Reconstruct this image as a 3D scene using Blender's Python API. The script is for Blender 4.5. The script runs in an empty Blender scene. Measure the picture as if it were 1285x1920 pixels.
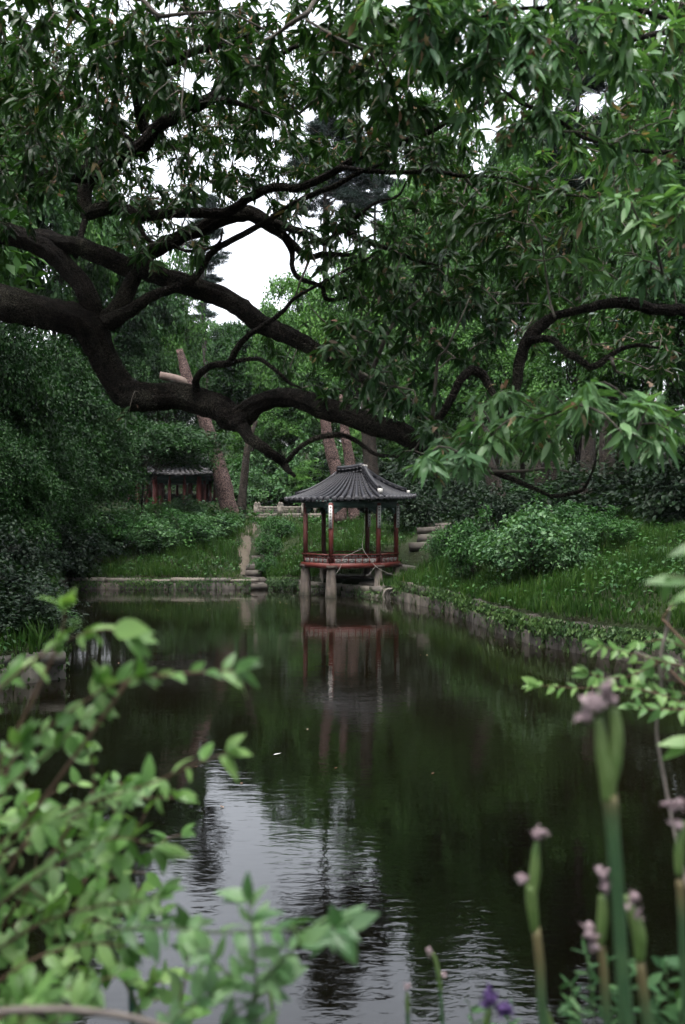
import bpy, math
import numpy as np
from math import radians, pi, sin, cos

# ------------------------------------------------------------------ camera, sky, sun, exposure
scene = bpy.context.scene
F = 35.0 / 36.0 * 1920.0          # focal length in photo pixels (35 mm lens, 36 mm tall frame)
CAMZ = 3.0                        # eye height above the water

cam_data = bpy.data.cameras.new("camera")
cam = bpy.data.objects.new("camera", cam_data)
scene.collection.objects.link(cam)
scene.camera = cam
cam.location = (0, 0, CAMZ)
cam.rotation_euler = (radians(90), 0, 0)
cam_data.sensor_fit = 'VERTICAL'
cam_data.sensor_height = 36.0
cam_data.sensor_width = 24.0
cam_data.lens = 35.0
cam_data.clip_end = 2000.0
cam_data.dof.use_dof = True
cam_data.dof.focus_distance = 16.0
cam_data.dof.aperture_fstop = 2.7

SUN_EL, SUN_ROT = 74.0, 200.0
world = bpy.data.worlds.new("World")
scene.world = world
world.use_nodes = True
wt = world.node_tree
wt.nodes.clear()
sky = wt.nodes.new("ShaderNodeTexSky")
sky.sky_type = 'NISHITA'
sky.sun_disc = False
sky.sun_elevation = radians(SUN_EL)
sky.sun_rotation = radians(SUN_ROT)
sky.dust_density = 6.0
hsv = wt.nodes.new("ShaderNodeHueSaturation")      # an overcast sky: the blue taken out by the cloud
hsv.inputs['Saturation'].default_value = 0.3
tcw = wt.nodes.new("ShaderNodeTexCoord")
cloud = wt.nodes.new("ShaderNodeTexNoise")
cloud.inputs['Scale'].default_value = 3.0
cloud.inputs['Detail'].default_value = 4.0
cmr = wt.nodes.new("ShaderNodeMapRange")
cmr.inputs['From Min'].default_value = 0.3
cmr.inputs['From Max'].default_value = 0.7
cmr.inputs['To Min'].default_value = 0.85
cmr.inputs['To Max'].default_value = 1.2
cmul = wt.nodes.new("ShaderNodeVectorMath"); cmul.operation = 'SCALE'
bg = wt.nodes.new("ShaderNodeBackground")
bg.inputs['Strength'].default_value = 0.15
wo = wt.nodes.new("ShaderNodeOutputWorld")
wt.links.new(sky.outputs[0], hsv.inputs['Color'])
wt.links.new(tcw.outputs['Generated'], cloud.inputs['Vector'])
wt.links.new(cloud.outputs[0], cmr.inputs['Value'])
wt.links.new(hsv.outputs[0], cmul.inputs[0])
wt.links.new(cmr.outputs[0], cmul.inputs['Scale'])
wt.links.new(cmul.outputs[0], bg.inputs['Color'])
wt.links.new(bg.outputs[0], wo.inputs['Surface'])

sun_data = bpy.data.lights.new("sun", 'SUN')
sun_data.energy = 0.5
sun_data.angle = radians(50)
sun_data.color = (1.0, 0.97, 0.93)
sun = bpy.data.objects.new("sun", sun_data)
scene.collection.objects.link(sun)
_az = radians(SUN_ROT)
_sd = (math.sin(_az) * cos(radians(SUN_EL)), math.cos(_az) * cos(radians(SUN_EL)), sin(radians(SUN_EL)))
import mathutils
sun.rotation_euler = mathutils.Vector(_sd).to_track_quat('Z', 'Y').to_euler()

scene.view_settings.view_transform = 'Standard'
scene.view_settings.look = 'None'
scene.view_settings.gamma = 1.0
scene.view_settings.exposure = 2.35
cy = scene.cycles
cy.max_bounces = 6
cy.diffuse_bounces = 2
cy.glossy_bounces = 2
cy.transmission_bounces = 3
cy.transparent_max_bounces = 4
cy.volume_bounces = 0
cy.caustics_reflective = False
cy.caustics_refractive = False
cy.use_denoising = True
cy.use_adaptive_sampling = True
cy.adaptive_threshold = 0.02

# ------------------------------------------------------------------ helpers
RNG = np.random.default_rng(7)


def at(px, py, d):
    """the point that the photo shows at pixel (px, py), d metres out"""
    return np.array([(px - 642.5) / F * d, d, CAMZ - (py - 960.0) / F * d])


def norm(v):
    v = np.asarray(v, float)
    return v / np.maximum(np.linalg.norm(v, axis=-1, keepdims=True), 1e-9)


class MB:
    """collects vertices and faces and links them as ONE mesh object"""

    def __init__(self):
        self.v, self.q, self.t, self.n = [], [], [], 0

    def add(self, verts, quads=None, tris=None):
        verts = np.asarray(verts, float).reshape(-1, 3)
        if quads is not None and len(quads):
            self.q.append(np.asarray(quads, np.int64).reshape(-1, 4) + self.n)
        if tris is not None and len(tris):
            self.t.append(np.asarray(tris, np.int64).reshape(-1, 3) + self.n)
        self.v.append(verts)
        self.n += len(verts)
        return self

    def box(self, c, s, rz=0.0, jit=0.0, tilt=None):
        c = np.asarray(c, float); s = np.asarray(s, float) / 2
        v = np.array([[x, y, z] for z in (-1, 1) for y in (-1, 1) for x in (-1, 1)], float) * s
        if jit:
            v += RNG.uniform(-jit, jit, v.shape)
        if tilt is not None:
            v = v @ np.array(mathutils.Euler(tilt).to_matrix()).T
        ca, sa = cos(rz), sin(rz)
        v = v @ np.array([[ca, sa, 0], [-sa, ca, 0], [0, 0, 1]])
        q = [[0, 2, 3, 1], [4, 5, 7, 6], [0, 1, 5, 4], [2, 6, 7, 3], [0, 4, 6, 2], [1, 3, 7, 5]]
        return self.add(v + c, q)

    def beam(self, a, b, w, h):
        """square bar from a to b (w across, h upright)"""
        a = np.asarray(a, float); b = np.asarray(b, float)
        t = norm(b - a)
        up = np.array([0, 0, 1.0]) if abs(t[2]) < 0.95 else np.array([0, 1.0, 0])
        s = norm(np.cross(t, up)); u = np.cross(s, t)
        v = []
        for p in (a, b):
            for i, j in ((-1, -1), (1, -1), (1, 1), (-1, 1)):
                v.append(p + s * i * w / 2 + u * j * h / 2)
        q = [[3, 2, 1, 0], [4, 5, 6, 7]] + [[i, (i + 1) % 4, 4 + (i + 1) % 4, 4 + i] for i in range(4)]
        return self.add(v, q)

    def tube(self, pts, rad, n=8, lump=0.0, cap=True, rng=None, ridge=0.0):
        rng = rng or RNG
        pts = np.asarray(pts, float); m = len(pts)
        rad = np.broadcast_to(np.asarray(rad, float), (m,))
        t = np.gradient(pts, axis=0); t = norm(t)
        ref = np.array([0.0, 0, 1]) if abs(t[0][2]) < 0.9 else np.array([1.0, 0, 0])
        s = norm(np.cross(t[0], ref)); S = [s]
        for i in range(1, m):
            s = S[-1] - t[i] * np.dot(S[-1], t[i]); S.append(norm(s))
        S = np.array(S); U = np.cross(t, S)
        a = np.linspace(0, 2 * pi, n, endpoint=False)
        r = rad[:, None] * np.ones((1, n))
        if lump:
            w = rng.normal(0, 1, (m, n))
            w = (w + np.roll(w, 1, 1) + np.roll(w, 1, 0)) / 1.7
            r = r * (1 + lump * np.clip(w, -2, 2))
        if ridge:      # furrows that run along the limb and wander
            g = np.zeros((m, n)); g[0] = rng.normal(0, 1, n)
            for q in range(1, m):
                g[q] = .88 * g[q - 1] + .475 * rng.normal(0, 1, n)
            r = r * (1 + ridge * np.clip(g, -1.8, 1.8))
        V = pts[:, None] + r[..., None] * (np.cos(a)[None, :, None] * S[:, None] + np.sin(a)[None, :, None] * U[:, None])
        i = np.arange(m - 1)[:, None]; j = np.arange(n)[None]
        q = np.stack([i * n + j, i * n + (j + 1) % n, (i + 1) * n + (j + 1) % n, (i + 1) * n + j], -1).reshape(-1, 4)
        V = V.reshape(-1, 3); tr = []
        if cap:
            V = np.vstack([V, pts[:1], pts[-1:]])
            k = m * n
            tr = [[k, (x + 1) % n, x] for x in range(n)] + [[k + 1, (m - 1) * n + x, (m - 1) * n + (x + 1) % n] for x in range(n)]
        return self.add(V, q, tr)

    def lathe(self, c, prof, n=10):
        """prof: list of (radius, z) from the bottom up"""
        c = np.asarray(c, float)
        a = np.linspace(0, 2 * pi, n, endpoint=False)
        V = np.array([[r * cos(x), r * sin(x), z] for r, z in prof for x in a]) + c
        m = len(prof)
        i = np.arange(m - 1)[:, None]; j = np.arange(n)[None]
        q = np.stack([i * n + j, i * n + (j + 1) % n, (i + 1) * n + (j + 1) % n, (i + 1) * n + j], -1).reshape(-1, 4)
        V = np.vstack([V, c + [0, 0, prof[0][1]], c + [0, 0, prof[-1][1]]]); k = m * n
        tr = [[k, (x + 1) % n, x] for x in range(n)] + [[k + 1, (m - 1) * n + x, (m - 1) * n + (x + 1) % n] for x in range(n)]
        return self.add(V, q, tr)

    def build(self, name, material, parent=None, smooth=False):
        V = np.vstack(self.v) if self.v else np.zeros((0, 3))
        if parent is not None:
            V = V - world_loc(parent)
        me = bpy.data.meshes.new(name)
        Q = np.vstack(self.q) if self.q else np.zeros((0, 4), np.int64)
        T_ = np.vstack(self.t) if self.t else np.zeros((0, 3), np.int64)
        me.vertices.add(len(V)); me.vertices.foreach_set("co", V.astype(np.float32).ravel())
        loops = np.concatenate([Q.ravel(), T_.ravel()]).astype(np.int32)
        me.loops.add(len(loops)); me.loops.foreach_set("vertex_index", loops)
        st = np.concatenate([np.arange(len(Q)) * 4, len(Q) * 4 + np.arange(len(T_)) * 3]).astype(np.int32)
        me.polygons.add(len(st)); me.polygons.foreach_set("loop_start", st)
        if smooth:
            me.polygons.foreach_set("use_smooth", np.ones(len(st), bool))
        me.update(calc_edges=True)
        me.validate()
        me.materials.append(material)
        o = bpy.data.objects.new(name, me)
        scene.collection.objects.link(o)
        if parent is not None:
            o.parent = parent
        return o


def world_loc(o):
    p = np.zeros(3)
    while o is not None:
        p = p + np.array(o.location); o = o.parent
    return p


def tag(o, label=None, cat=None, group=None, kind=None):
    for k, v in (("label", label), ("category", cat), ("group", group), ("kind", kind)):
        if v:
            o[k] = v
    if cat and not kind:
        o['kind'] = 'thing'
    return o


def thing(name, label, cat, loc=(0, 0, 0), group=None):
    o = bpy.data.objects.new(name, None)
    scene.collection.objects.link(o)
    o.location = [float(a) for a in loc]
    o.empty_display_size = 0.2
    return tag(o, label, cat, group)


def dup(root, loc, rz=0.0, scale=(1, 1, 1), label=None, group=None):
    r = root.copy(); scene.collection.objects.link(r)
    r.location = [float(a) for a in loc]; r.rotation_euler = (0, 0, rz); r.scale = scale
    if label: r['label'] = label
    if group: r['group'] = group
    for ch in list(root.children):
        c = ch.copy(); scene.collection.objects.link(c); c.parent = r
        for g in ch.children:
            e = g.copy(); scene.collection.objects.link(e); e.parent = c
    return r


def spline(P, step=0.1):
    """Catmull-Rom through rows of any width"""
    P = np.asarray(P, float)
    if len(P) < 3:
        k = max(2, int(np.linalg.norm(P[1, :3] - P[0, :3]) / step) + 1)
        return P[0] + (P[-1] - P[0]) * np.linspace(0, 1, k)[:, None]
    Q = np.vstack([2 * P[0] - P[1], P, 2 * P[-1] - P[-2]])
    out = []
    for i in range(1, len(Q) - 2):
        n = max(2, int(np.linalg.norm(Q[i + 1, :3] - Q[i, :3]) / step) + 1)
        t = np.linspace(0, 1, n, endpoint=False)[:, None]
        a, b, c, d = Q[i - 1], Q[i], Q[i + 1], Q[i + 2]
        out.append(0.5 * (2 * b + (c - a) * t + (2 * a - 5 * b + 4 * c - d) * t ** 2 + (3 * b - a - 3 * c + d) * t ** 3))
    out.append(P[-1:])
    return np.vstack(out)


def add_leaves(mb, P, D, N, L, W, lod=1, droop=0.35, fold=0.25):
    """P base points, D directions, N normals, L lengths, W widths (arrays); one island per leaf"""
    P = np.asarray(P, float); n = len(P)
    if n == 0:
        return
    D = norm(D); B = norm(np.cross(D, N)); N = np.cross(B, D)
    L = np.broadcast_to(np.asarray(L, float), (n,)); W = np.broadcast_to(np.asarray(W, float), (n,))
    droop = np.broadcast_to(np.asarray(droop, float), (n,))
    if lod == 0:      # folded diamond
        st = [(0, 0, 0), (.45, -.5, 1), (1, 0, 0), (.45, .5, 1)]
        fc = np.array([[0, 1, 2], [0, 2, 3]])
    elif lod == 1:    # blade of four stations, two columns, folded on the midrib
        st = [(0, 0, 0), (.3, -.5, 1), (.3, 0, 0), (.3, .5, 1), (.65, -.42, 1), (.65, 0, 0), (.65, .42, 1), (1, 0, 0)]
        fc = None
        quads = np.array([[1, 4, 5, 2], [2, 5, 6, 3]]); tris = np.array([[0, 1, 2], [0, 2, 3], [4, 7, 5], [5, 7, 6]])
    else:             # five stations: pointed, toothed look not needed at this size
        ts = [0.0, .08, .22, .4, .58, .76, .9]; hw = [0.02, .26, .46, .5, .44, .28, .12]
        st = []
        for t_, h_ in zip(ts, hw):
            st += [(t_, -h_, 1), (t_, 0, 0), (t_, h_, 1)]
        st += [(1, 0, 0)]
        fc = None; k = len(ts)
        quads = []
        for i in range(k - 1):
            a = 3 * i
            quads += [[a, a + 3, a + 4, a + 1], [a + 1, a + 4, a + 5, a + 2]]
        quads = np.array(quads); a = 3 * (k - 1)
        tris = np.array([[a, 3 * k, a + 1], [a + 1, 3 * k, a + 2]])
    st = np.array(st, float)
    x = st[:, 0][None, :, None]; y = st[:, 1][None, :, None]; e = st[:, 2][None, :, None]
    Lc = L[:, None, None]; Wc = W[:, None, None]; dr = droop[:, None, None]
    V = (P[:, None] + D[:, None] * Lc * x * (1 - 0.15 * dr * x) + B[:, None] * Wc * y
         + N[:, None] * (fold * Wc * np.abs(y) - dr * Lc * x * x))
    m = len(st); off = (np.arange(n) * m)[:, None, None]
    if lod == 0:
        mb.add(V.reshape(-1, 3), None, (fc[None] + off).reshape(-1, 3))
    else:
        mb.add(V.reshape(-1, 3), (quads[None] + off).reshape(-1, 4), (tris[None] + off).reshape(-1, 3))


# ------------------------------------------------------------------ materials
def new_mat(name):
    m = bpy.data.materials.new(name); m.use_nodes = True
    nt = m.node_tree
    p = nt.nodes["Principled BSDF"]
    return m, nt, p


def ramp(nt, fac, stops):
    r = nt.nodes.new("ShaderNodeValToRGB")
    el = r.color_ramp.elements
    while len(el) < len(stops):
        el.new(0.5)
    for e, (pos, col) in zip(el, stops):
        e.position = pos; e.color = (*col, 1)
    nt.links.new(fac, r.inputs[0])
    return r.outputs[0]


def noise(nt, scale, detail=4, coord='Object', stretch=None, rough=0.6):
    tc = nt.nodes.new("ShaderNodeTexCoord")
    out = tc.outputs[coord]
    if stretch:
        mp = nt.nodes.new("ShaderNodeMapping"); mp.inputs['Scale'].default_value = stretch
        nt.links.new(out, mp.inputs[0]); out = mp.outputs[0]
    n = nt.nodes.new("ShaderNodeTexNoise")
    n.inputs['Scale'].default_value = scale; n.inputs['Detail'].default_value = detail
    n.inputs['Roughness'].default_value = rough
    nt.links.new(out, n.inputs['Vector'])
    return n.outputs[0]


def mixc(nt, a, b, fac, mode='MIX'):
    m = nt.nodes.new("ShaderNodeMix"); m.data_type = 'RGBA'; m.blend_type = mode
    for s, v in ((m.inputs[6], a), (m.inputs[7], b), (m.inputs[0], fac)):
        if hasattr(v, 'is_output'):
            nt.links.new(v, s)
        elif isinstance(v, (int, float)):
            s.default_value = v
        else:
            s.default_value = (*v, 1)
    return m.outputs[2]


def bump(nt, p, h, strength, dist):
    b = nt.nodes.new("ShaderNodeBump")
    b.inputs['Strength'].default_value = strength; b.inputs['Distance'].default_value = dist
    nt.links.new(h, b.inputs['Height']); nt.links.new(b.outputs[0], p.inputs['Normal'])


def leaf_mat(name, dark, mid, light, rare=None, rough=0.45, spec=0.16, transl=0.22, patch=0.4):
    m, nt, p = new_mat(name)
    g = nt.nodes.new("ShaderNodeNewGeometry")
    stops = [(0.0, dark), (0.5, mid), (0.982, light)] + ([(0.998, rare)] if rare else [])
    c = ramp(nt, g.outputs['Random Per Island'], stops)
    pn = noise(nt, patch, 2)
    c2 = ramp(nt, pn, [(0.35, (0.7, 0.75, 0.8)), (0.65, (1.15, 1.1, 0.95))])
    c = mixc(nt, c, c2, 1.0, 'MULTIPLY')
    nt.links.new(c, p.inputs['Base Color'])
    p.inputs['Roughness'].default_value = rough
    p.inputs['Specular IOR Level'].default_value = spec
    tr = nt.nodes.new("ShaderNodeBsdfTranslucent")
    ct = mixc(nt, c, (1.15, 1.35, 0.5), 1.0, 'MULTIPLY')
    nt.links.new(ct, tr.inputs['Color'])
    mx = nt.nodes.new("ShaderNodeMixShader"); mx.inputs[0].default_value = transl
    nt.links.new(p.outputs[0], mx.inputs[1]); nt.links.new(tr.outputs[0], mx.inputs[2])
    nt.links.new(mx.outputs[0], nt.nodes["Material Output"].inputs['Surface'])
    return m


def plain(name, a, b, scale=6, rough=0.7, bstr=0.3, bdist=0.01, bscale=None, island=False, stretch=None, spec=0.3):
    m, nt, p = new_mat(name)
    n = noise(nt, scale, 6, stretch=stretch)
    c = ramp(nt, n, [(0.3, a), (0.7, b)])
    if island:
        g = nt.nodes.new("ShaderNodeNewGeometry")
        v = ramp(nt, g.outputs['Random Per Island'], [(0, (0.6, 0.6, 0.62)), (1, (1.25, 1.22, 1.15))])
        c = mixc(nt, c, v, 1.0, 'MULTIPLY')
    nt.links.new(c, p.inputs['Base Color'])
    p.inputs['Roughness'].default_value = rough
    p.inputs['Specular IOR Level'].default_value = spec
    if bstr:
        bump(nt, p, noise(nt, bscale or scale * 4, 6, stretch=stretch), bstr, bdist)
    return m


def bark_mat(name, a, b, moss=None, scale=9.0):
    m, nt, p = new_mat(name)
    n1 = noise(nt, scale, 8, rough=0.7)
    c = ramp(nt, n1, [(0.35, a), (0.68, b)])
    if moss:
        n2 = noise(nt, 2.2, 5)
        f = ramp(nt, n2, [(0.5, (0, 0, 0)), (0.66, (0.85, 0.85, 0.85))])
        c = mixc(nt, c, moss, f)
    p.inputs['Roughness'].default_value = 0.9
    p.inputs['Specular IOR Level'].default_value = 0.15
    tc = nt.nodes.new("ShaderNodeTexCoord")
    vo = nt.nodes.new("ShaderNodeTexVoronoi"); vo.inputs['Scale'].default_value = scale * 2.2
    vo.feature = 'DISTANCE_TO_EDGE'
    ad = nt.nodes.new("ShaderNodeVectorMath"); ad.operation = 'ADD'
    nn = nt.nodes.new("ShaderNodeTexNoise"); nn.inputs['Scale'].default_value = scale * 0.7
    nt.links.new(tc.outputs['Object'], nn.inputs['Vector'])
    nt.links.new(tc.outputs['Object'], ad.inputs[0]); nt.links.new(nn.outputs['Color'], ad.inputs[1])
    nt.links.new(ad.outputs[0], vo.inputs['Vector'])
    mu = nt.nodes.new("ShaderNodeMath"); mu.operation = 'ADD'
    nt.links.new(vo.outputs['Distance'], mu.inputs[0]); nt.links.new(n1, mu.inputs[1])
    cr = ramp(nt, vo.outputs['Distance'], [(0.03, (.12, .12, .12)), (0.2, (1.5, 1.42, 1.35))])
    nt.links.new(mixc(nt, c, cr, 1.0, 'MULTIPLY'), p.inputs['Base Color'])
    bump(nt, p, mu.outputs[0], 1.0, 0.06)
    return m


M = {}
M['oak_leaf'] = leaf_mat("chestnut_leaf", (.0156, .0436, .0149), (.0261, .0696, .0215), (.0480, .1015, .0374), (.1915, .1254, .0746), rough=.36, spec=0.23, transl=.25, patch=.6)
M['oak_leaf_lit'] = leaf_mat("chestnut_leaf_lit", (.0574, .1297, .0605), (.1052, .2194, .0976), (.1723, .3052, .1629), (.4974, .3052, .2389), rough=.36, spec=0.23, transl=.28, patch=.6)  # same leaf as above, the stronger sky light put into brighter greens
M['oak_leaf_small'] = M['oak_leaf']
M['dry'] = leaf_mat("dried_catkin", (.12, .06, .04), (.3, .19, .15), (.42, .31, .26), rough=.8, spec=0.04, transl=.2)
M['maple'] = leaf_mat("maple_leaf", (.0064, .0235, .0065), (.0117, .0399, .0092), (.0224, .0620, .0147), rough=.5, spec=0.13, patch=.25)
M['far_a'] = leaf_mat("woodland_leaf", (.0188, .0537, .0140), (.0300, .0829, .0191), (.0525, .1219, .0287), rough=.55, spec=0.10, patch=.3)
M['far_b'] = leaf_mat("woodland_leaf_light", (.0300, .0829, .0191), (.0488, .1219, .0268), (.0750, .1608, .0382), rough=.55, spec=0.10, patch=.3)
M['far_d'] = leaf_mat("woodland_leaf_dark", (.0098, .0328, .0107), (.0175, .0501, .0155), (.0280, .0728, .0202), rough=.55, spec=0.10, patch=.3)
M['needle'] = leaf_mat("pine_needle", (.0070, .0154, .0126), (.0112, .0238, .0182), (.0182, .0350, .0252), rough=.6, spec=0.08, transl=.05)
M['shrub'] = leaf_mat("shrub_leaf", (.0125, .0428, .0108), (.0218, .0684, .0162), (.0374, .1026, .0244), rough=.5, spec=0.15, patch=1.2)
M['shrub_pale'] = leaf_mat("shrub_leaf_pale", (.0265, .0683, .0269), (.0397, .0963, .0359), (.0664, .1365, .0538), rough=.45, spec=0.17, patch=1.2)
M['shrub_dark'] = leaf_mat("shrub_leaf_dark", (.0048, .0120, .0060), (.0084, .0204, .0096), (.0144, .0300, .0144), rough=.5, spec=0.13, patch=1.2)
M['fg_leaf'] = leaf_mat("foreground_leaf", (.0664, .1621, .0382), (.1217, .2501, .0720), (.2213, .3649, .1356), rough=.42, spec=.35, transl=.3, patch=4)
M['fg_leaf2'] = leaf_mat("foreground_leaf_cool", (.0599, .1512, .0572), (.1086, .2268, .0936), (.1956, .3276, .1663), rough=.42, spec=.35, transl=.3, patch=4)
M['grass'] = leaf_mat("grass_blade", (.0147, .0431, .0083), (.0272, .0673, .0130), (.0470, .0915, .0209), (.0792, .0915, .0323), rough=.5, spec=0.13, transl=.25, patch=.5)
M['ivy'] = leaf_mat("ivy_leaf", (.0168, .0420, .0126), (.0336, .0714, .0210), (.0588, .1008, .0336), rough=.45, spec=0.15, patch=1)
M['bark'] = bark_mat("chestnut_bark", (.0090, .0075, .0067), (.0390, .0330, .0285), (.0690, .0675, .0540))
M['twig'] = plain("twig_bark", (.05, .042, .036), (.12, .105, .09), 20, .85)
M['bark_grey'] = bark_mat("grey_bark", (.0180, .0156, .0132), (.0510, .0432, .0372), None, 5)
M['bark_pine'] = bark_mat("red_pine_bark", (.0570, .0385, .0363), (.1625, .1154, .1105), None, 5)
M['wood_cut'] = plain("weathered_wood", (.0746, .0516, .0430), (.1291, .0975, .0832), 5, .8)
M['stone'] = plain("granite_block", (.0289, .0260, .0231), (.0750, .0664, .0577), 4, .85, .5, .02, 30, island=True)
M['stone_pale'] = plain("granite_pale", (.0825, .0750, .0656), (.1500, .1369, .1200), 6, .85, .4, .015, 40, island=True)
M['stone_dark'] = plain("granite_mossy", (.035, .035, .03), (.1, .095, .08), 3, .9, .5, .02, 20, island=True)
def pile_mat():
    m, nt, p = new_mat("granite_pile")
    n = noise(nt, 4, 6)
    c = ramp(nt, n, [(.3, (.055, .045, .038)), (.7, (.13, .108, .092))])
    tc = nt.nodes.new("ShaderNodeTexCoord"); sx = nt.nodes.new("ShaderNodeSeparateXYZ")
    nt.links.new(tc.outputs['Object'], sx.inputs[0])
    ad = nt.nodes.new("ShaderNodeMath"); ad.operation = 'MULTIPLY_ADD'; ad.inputs[1].default_value = .22
    nt.links.new(noise(nt, 7, 3), ad.inputs[0]); nt.links.new(sx.outputs['Z'], ad.inputs[2])
    wet = ramp(nt, ad.outputs[0], [(.16, (.32, .36, .26)), (.26, (.75, .76, .68)), (.42, (1, 1, 1))])
    streak = ramp(nt, noise(nt, 9, 4, stretch=(1, 1, .12)), [(.4, (.65, .64, .62)), (.62, (1.1, 1.08, 1.05))])
    c = mixc(nt, mixc(nt, c, wet, 1, 'MULTIPLY'), streak, 1, 'MULTIPLY')
    nt.links.new(c, p.inputs['Base Color']); p.inputs['Roughness'].default_value = .8
    bump(nt, p, noise(nt, 50, 5), .35, .01)
    return m


M['pile'] = pile_mat()
M['tile'] = plain("roof_tile", (.0036, .0036, .0053), (.0091, .0091, .0128), 9, .5, .3, .01, 30, spec=.2)
M['tile_grey'] = plain("roof_tile_weathered", (.0210, .0210, .0231), (.0546, .0546, .0588), 7, .6, .3, .01, 30, island=True)
M['lime'] = plain("lime_mortar", (.2700, .2640, .2520), (.4080, .3960, .3780), 12, .8, .2)
M['red'] = plain("red_painted_wood", (.0576, .0106, .0086), (.0960, .0192, .0144), 5, .6, .2, .004, 40, stretch=(3, 3, .5))
M['red_dark'] = plain("red_painted_wood_dark", (.0420, .0120, .0102), (.0750, .0210, .0168), 5, .65, .2, .004, 40, stretch=(3, 3, .5))  # a darker red, for the left, rear and inner columns
M['green_paint'] = plain("green_painted_wood", (.014, .035, .03), (.03, .06, .05), 6, .65, .1)
M['wood_dark'] = plain("dark_eave_wood", (.02, .014, .011), (.045, .03, .024), 6, .75, .2)
M['white_board'] = plain("white_board", (.3750, .3750, .3600), (.4950, .4875, .4650), 8, .7, .05)
M['ink'] = plain("black_ink", (.012, .012, .012), (.02, .02, .02), 8, .7, 0)
M['cable'] = plain("pale_cable", (.1296, .1224, .1080), (.1656, .1584, .1440), 8, .6, 0)
M['metal'] = plain("dull_metal", (.2, .2, .2), (.3, .3, .3), 8, .5, .1)
M['stem'] = plain("green_stem", (.0486, .0816, .0336), (.0702, .1056, .0480), 14, .5, .1, .002)
M['stem_tan'] = plain("tan_stem", (.1440, .1020, .0540), (.1800, .1440, .0720), 14, .6, .1, .002)
M['stem_grey'] = plain("grey_stem", (.1200, .1020, .0900), (.1920, .1680, .1500), 20, .8, .2, .003)
M['stem_brown'] = plain("brown_stem", (.0720, .0432, .0288), (.1080, .0720, .0468), 20, .8, .2, .003)
M['stake'] = plain("dark_green_stake", (.012, .05, .035), (.02, .07, .05), 12, .5, .1)
M['wilt'] = plain("wilted_petal", (.1848, .1235, .1419), (.4200, .3352, .3505), 26, .8, .5, .004, 90)
M['purple'] = plain("purple_petal", (.0420, .0196, .0980), (.1120, .0630, .1820), 22, .6, .4, .004, 60)


def iris_green():
    m, nt, p = new_mat("iris_spathe")
    n = noise(nt, 12, 3)
    c = ramp(nt, n, [(.35, (.07, .14, .03)), (.7, (.13, .19, .06))])
    nt.links.new(c, p.inputs['Base Color']); p.inputs['Roughness'].default_value = .5
    return m


M['spathe'] = iris_green()


def ground_mat():
    m, nt, p = new_mat("woodland_floor")
    n1 = noise(nt, .5, 6, 'Object'); n2 = noise(nt, 9, 6, 'Object')
    c = ramp(nt, n1, [(.35, (.012, .013, .007)), (.55, (.014, .022, .009)), (.75, (.034, .028, .02))])
    c2 = ramp(nt, n2, [(.3, (.6, .6, .6)), (.7, (1.3, 1.3, 1.2))])
    nt.links.new(mixc(nt, c, c2, 1, 'MULTIPLY'), p.inputs['Base Color'])
    p.inputs['Roughness'].default_value = 1.0; p.inputs['Specular IOR Level'].default_value = .1
    bump(nt, p, n2, .8, .08)
    return m


M['ground'] = ground_mat()
M['earth'] = plain("trodden_earth", (.0299, .0234, .0159), (.0562, .0468, .0337), 3, .95, .5, .02, 20)


def water_mat():
    m, nt, p = new_mat("pond_water")
    p.inputs['Base Color'].default_value = (.0030, .0026, .0012, 1)
    p.inputs['Roughness'].default_value = .03
    p.inputs['IOR'].default_value = 1.42
    p.inputs['Specular IOR Level'].default_value = .5
    tc = nt.nodes.new("ShaderNodeTexCoord")
    ns = []
    for sc, st in ((1.6, (.55, 1.6, 1)), (6.5, (.7, 1.7, 1))):
        mp = nt.nodes.new("ShaderNodeMapping"); mp.inputs['Scale'].default_value = st
        n = nt.nodes.new("ShaderNodeTexNoise"); n.inputs['Scale'].default_value = sc; n.inputs['Detail'].default_value = 3
        n.inputs['Distortion'].default_value = .4
        nt.links.new(tc.outputs['Object'], mp.inputs[0]); nt.links.new(mp.outputs[0], n.inputs['Vector'])
        ns.append(n.outputs[0])
    # patches of breeze: calm water and ruffled water
    pt = noise(nt, .22, 2)
    pr = nt.nodes.new("ShaderNodeMapRange"); pr.inputs['From Min'].default_value = .4; pr.inputs['From Max'].default_value = .62
    pr.inputs['To Min'].default_value = .3; pr.inputs['To Max'].default_value = 1.6
    nt.links.new(pt, pr.inputs['Value'])
    mu = nt.nodes.new("ShaderNodeMath"); mu.operation = 'MULTIPLY'
    nt.links.new(ns[1], mu.inputs[0]); nt.links.new(pr.outputs[0], mu.inputs[1])
    m2 = nt.nodes.new("ShaderNodeMath"); m2.operation = 'MULTIPLY_ADD'; m2.inputs[1].default_value = 1.6
    nt.links.new(ns[0], m2.inputs[0]); nt.links.new(mu.outputs[0], m2.inputs[2])
    bump(nt, p, m2.outputs[0], .26, .006)
    return m


M['water'] = water_mat()

# ------------------------------------------------------------------ the lie of the land
POND = np.array([
    (5.18, 20.7), (4.23, 22.5), (3.76, 25.1), (3.06, 30.3), (2.40, 32.2), (1.78, 34.2), (-1.7, 38.4), (-2.95, 38.6),
    (-2.95, 39.6), (-3.57, 39.6), (-3.57, 38.6), (-10.6, 38.6), (-10.2, 36.0), (-8.5, 30.0), (-6.9, 25.0), (-5.6, 19.4),
    (-5.0, 17.9), (-5.8, 17.2), (-7.0, 12.0), (-6.0, 6.0), (-3.0, 2.7), (4.0, 2.7), (8.0, 6.0), (9.2, 12.0), (8.0, 16.6), (6.3, 19.4)])


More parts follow.
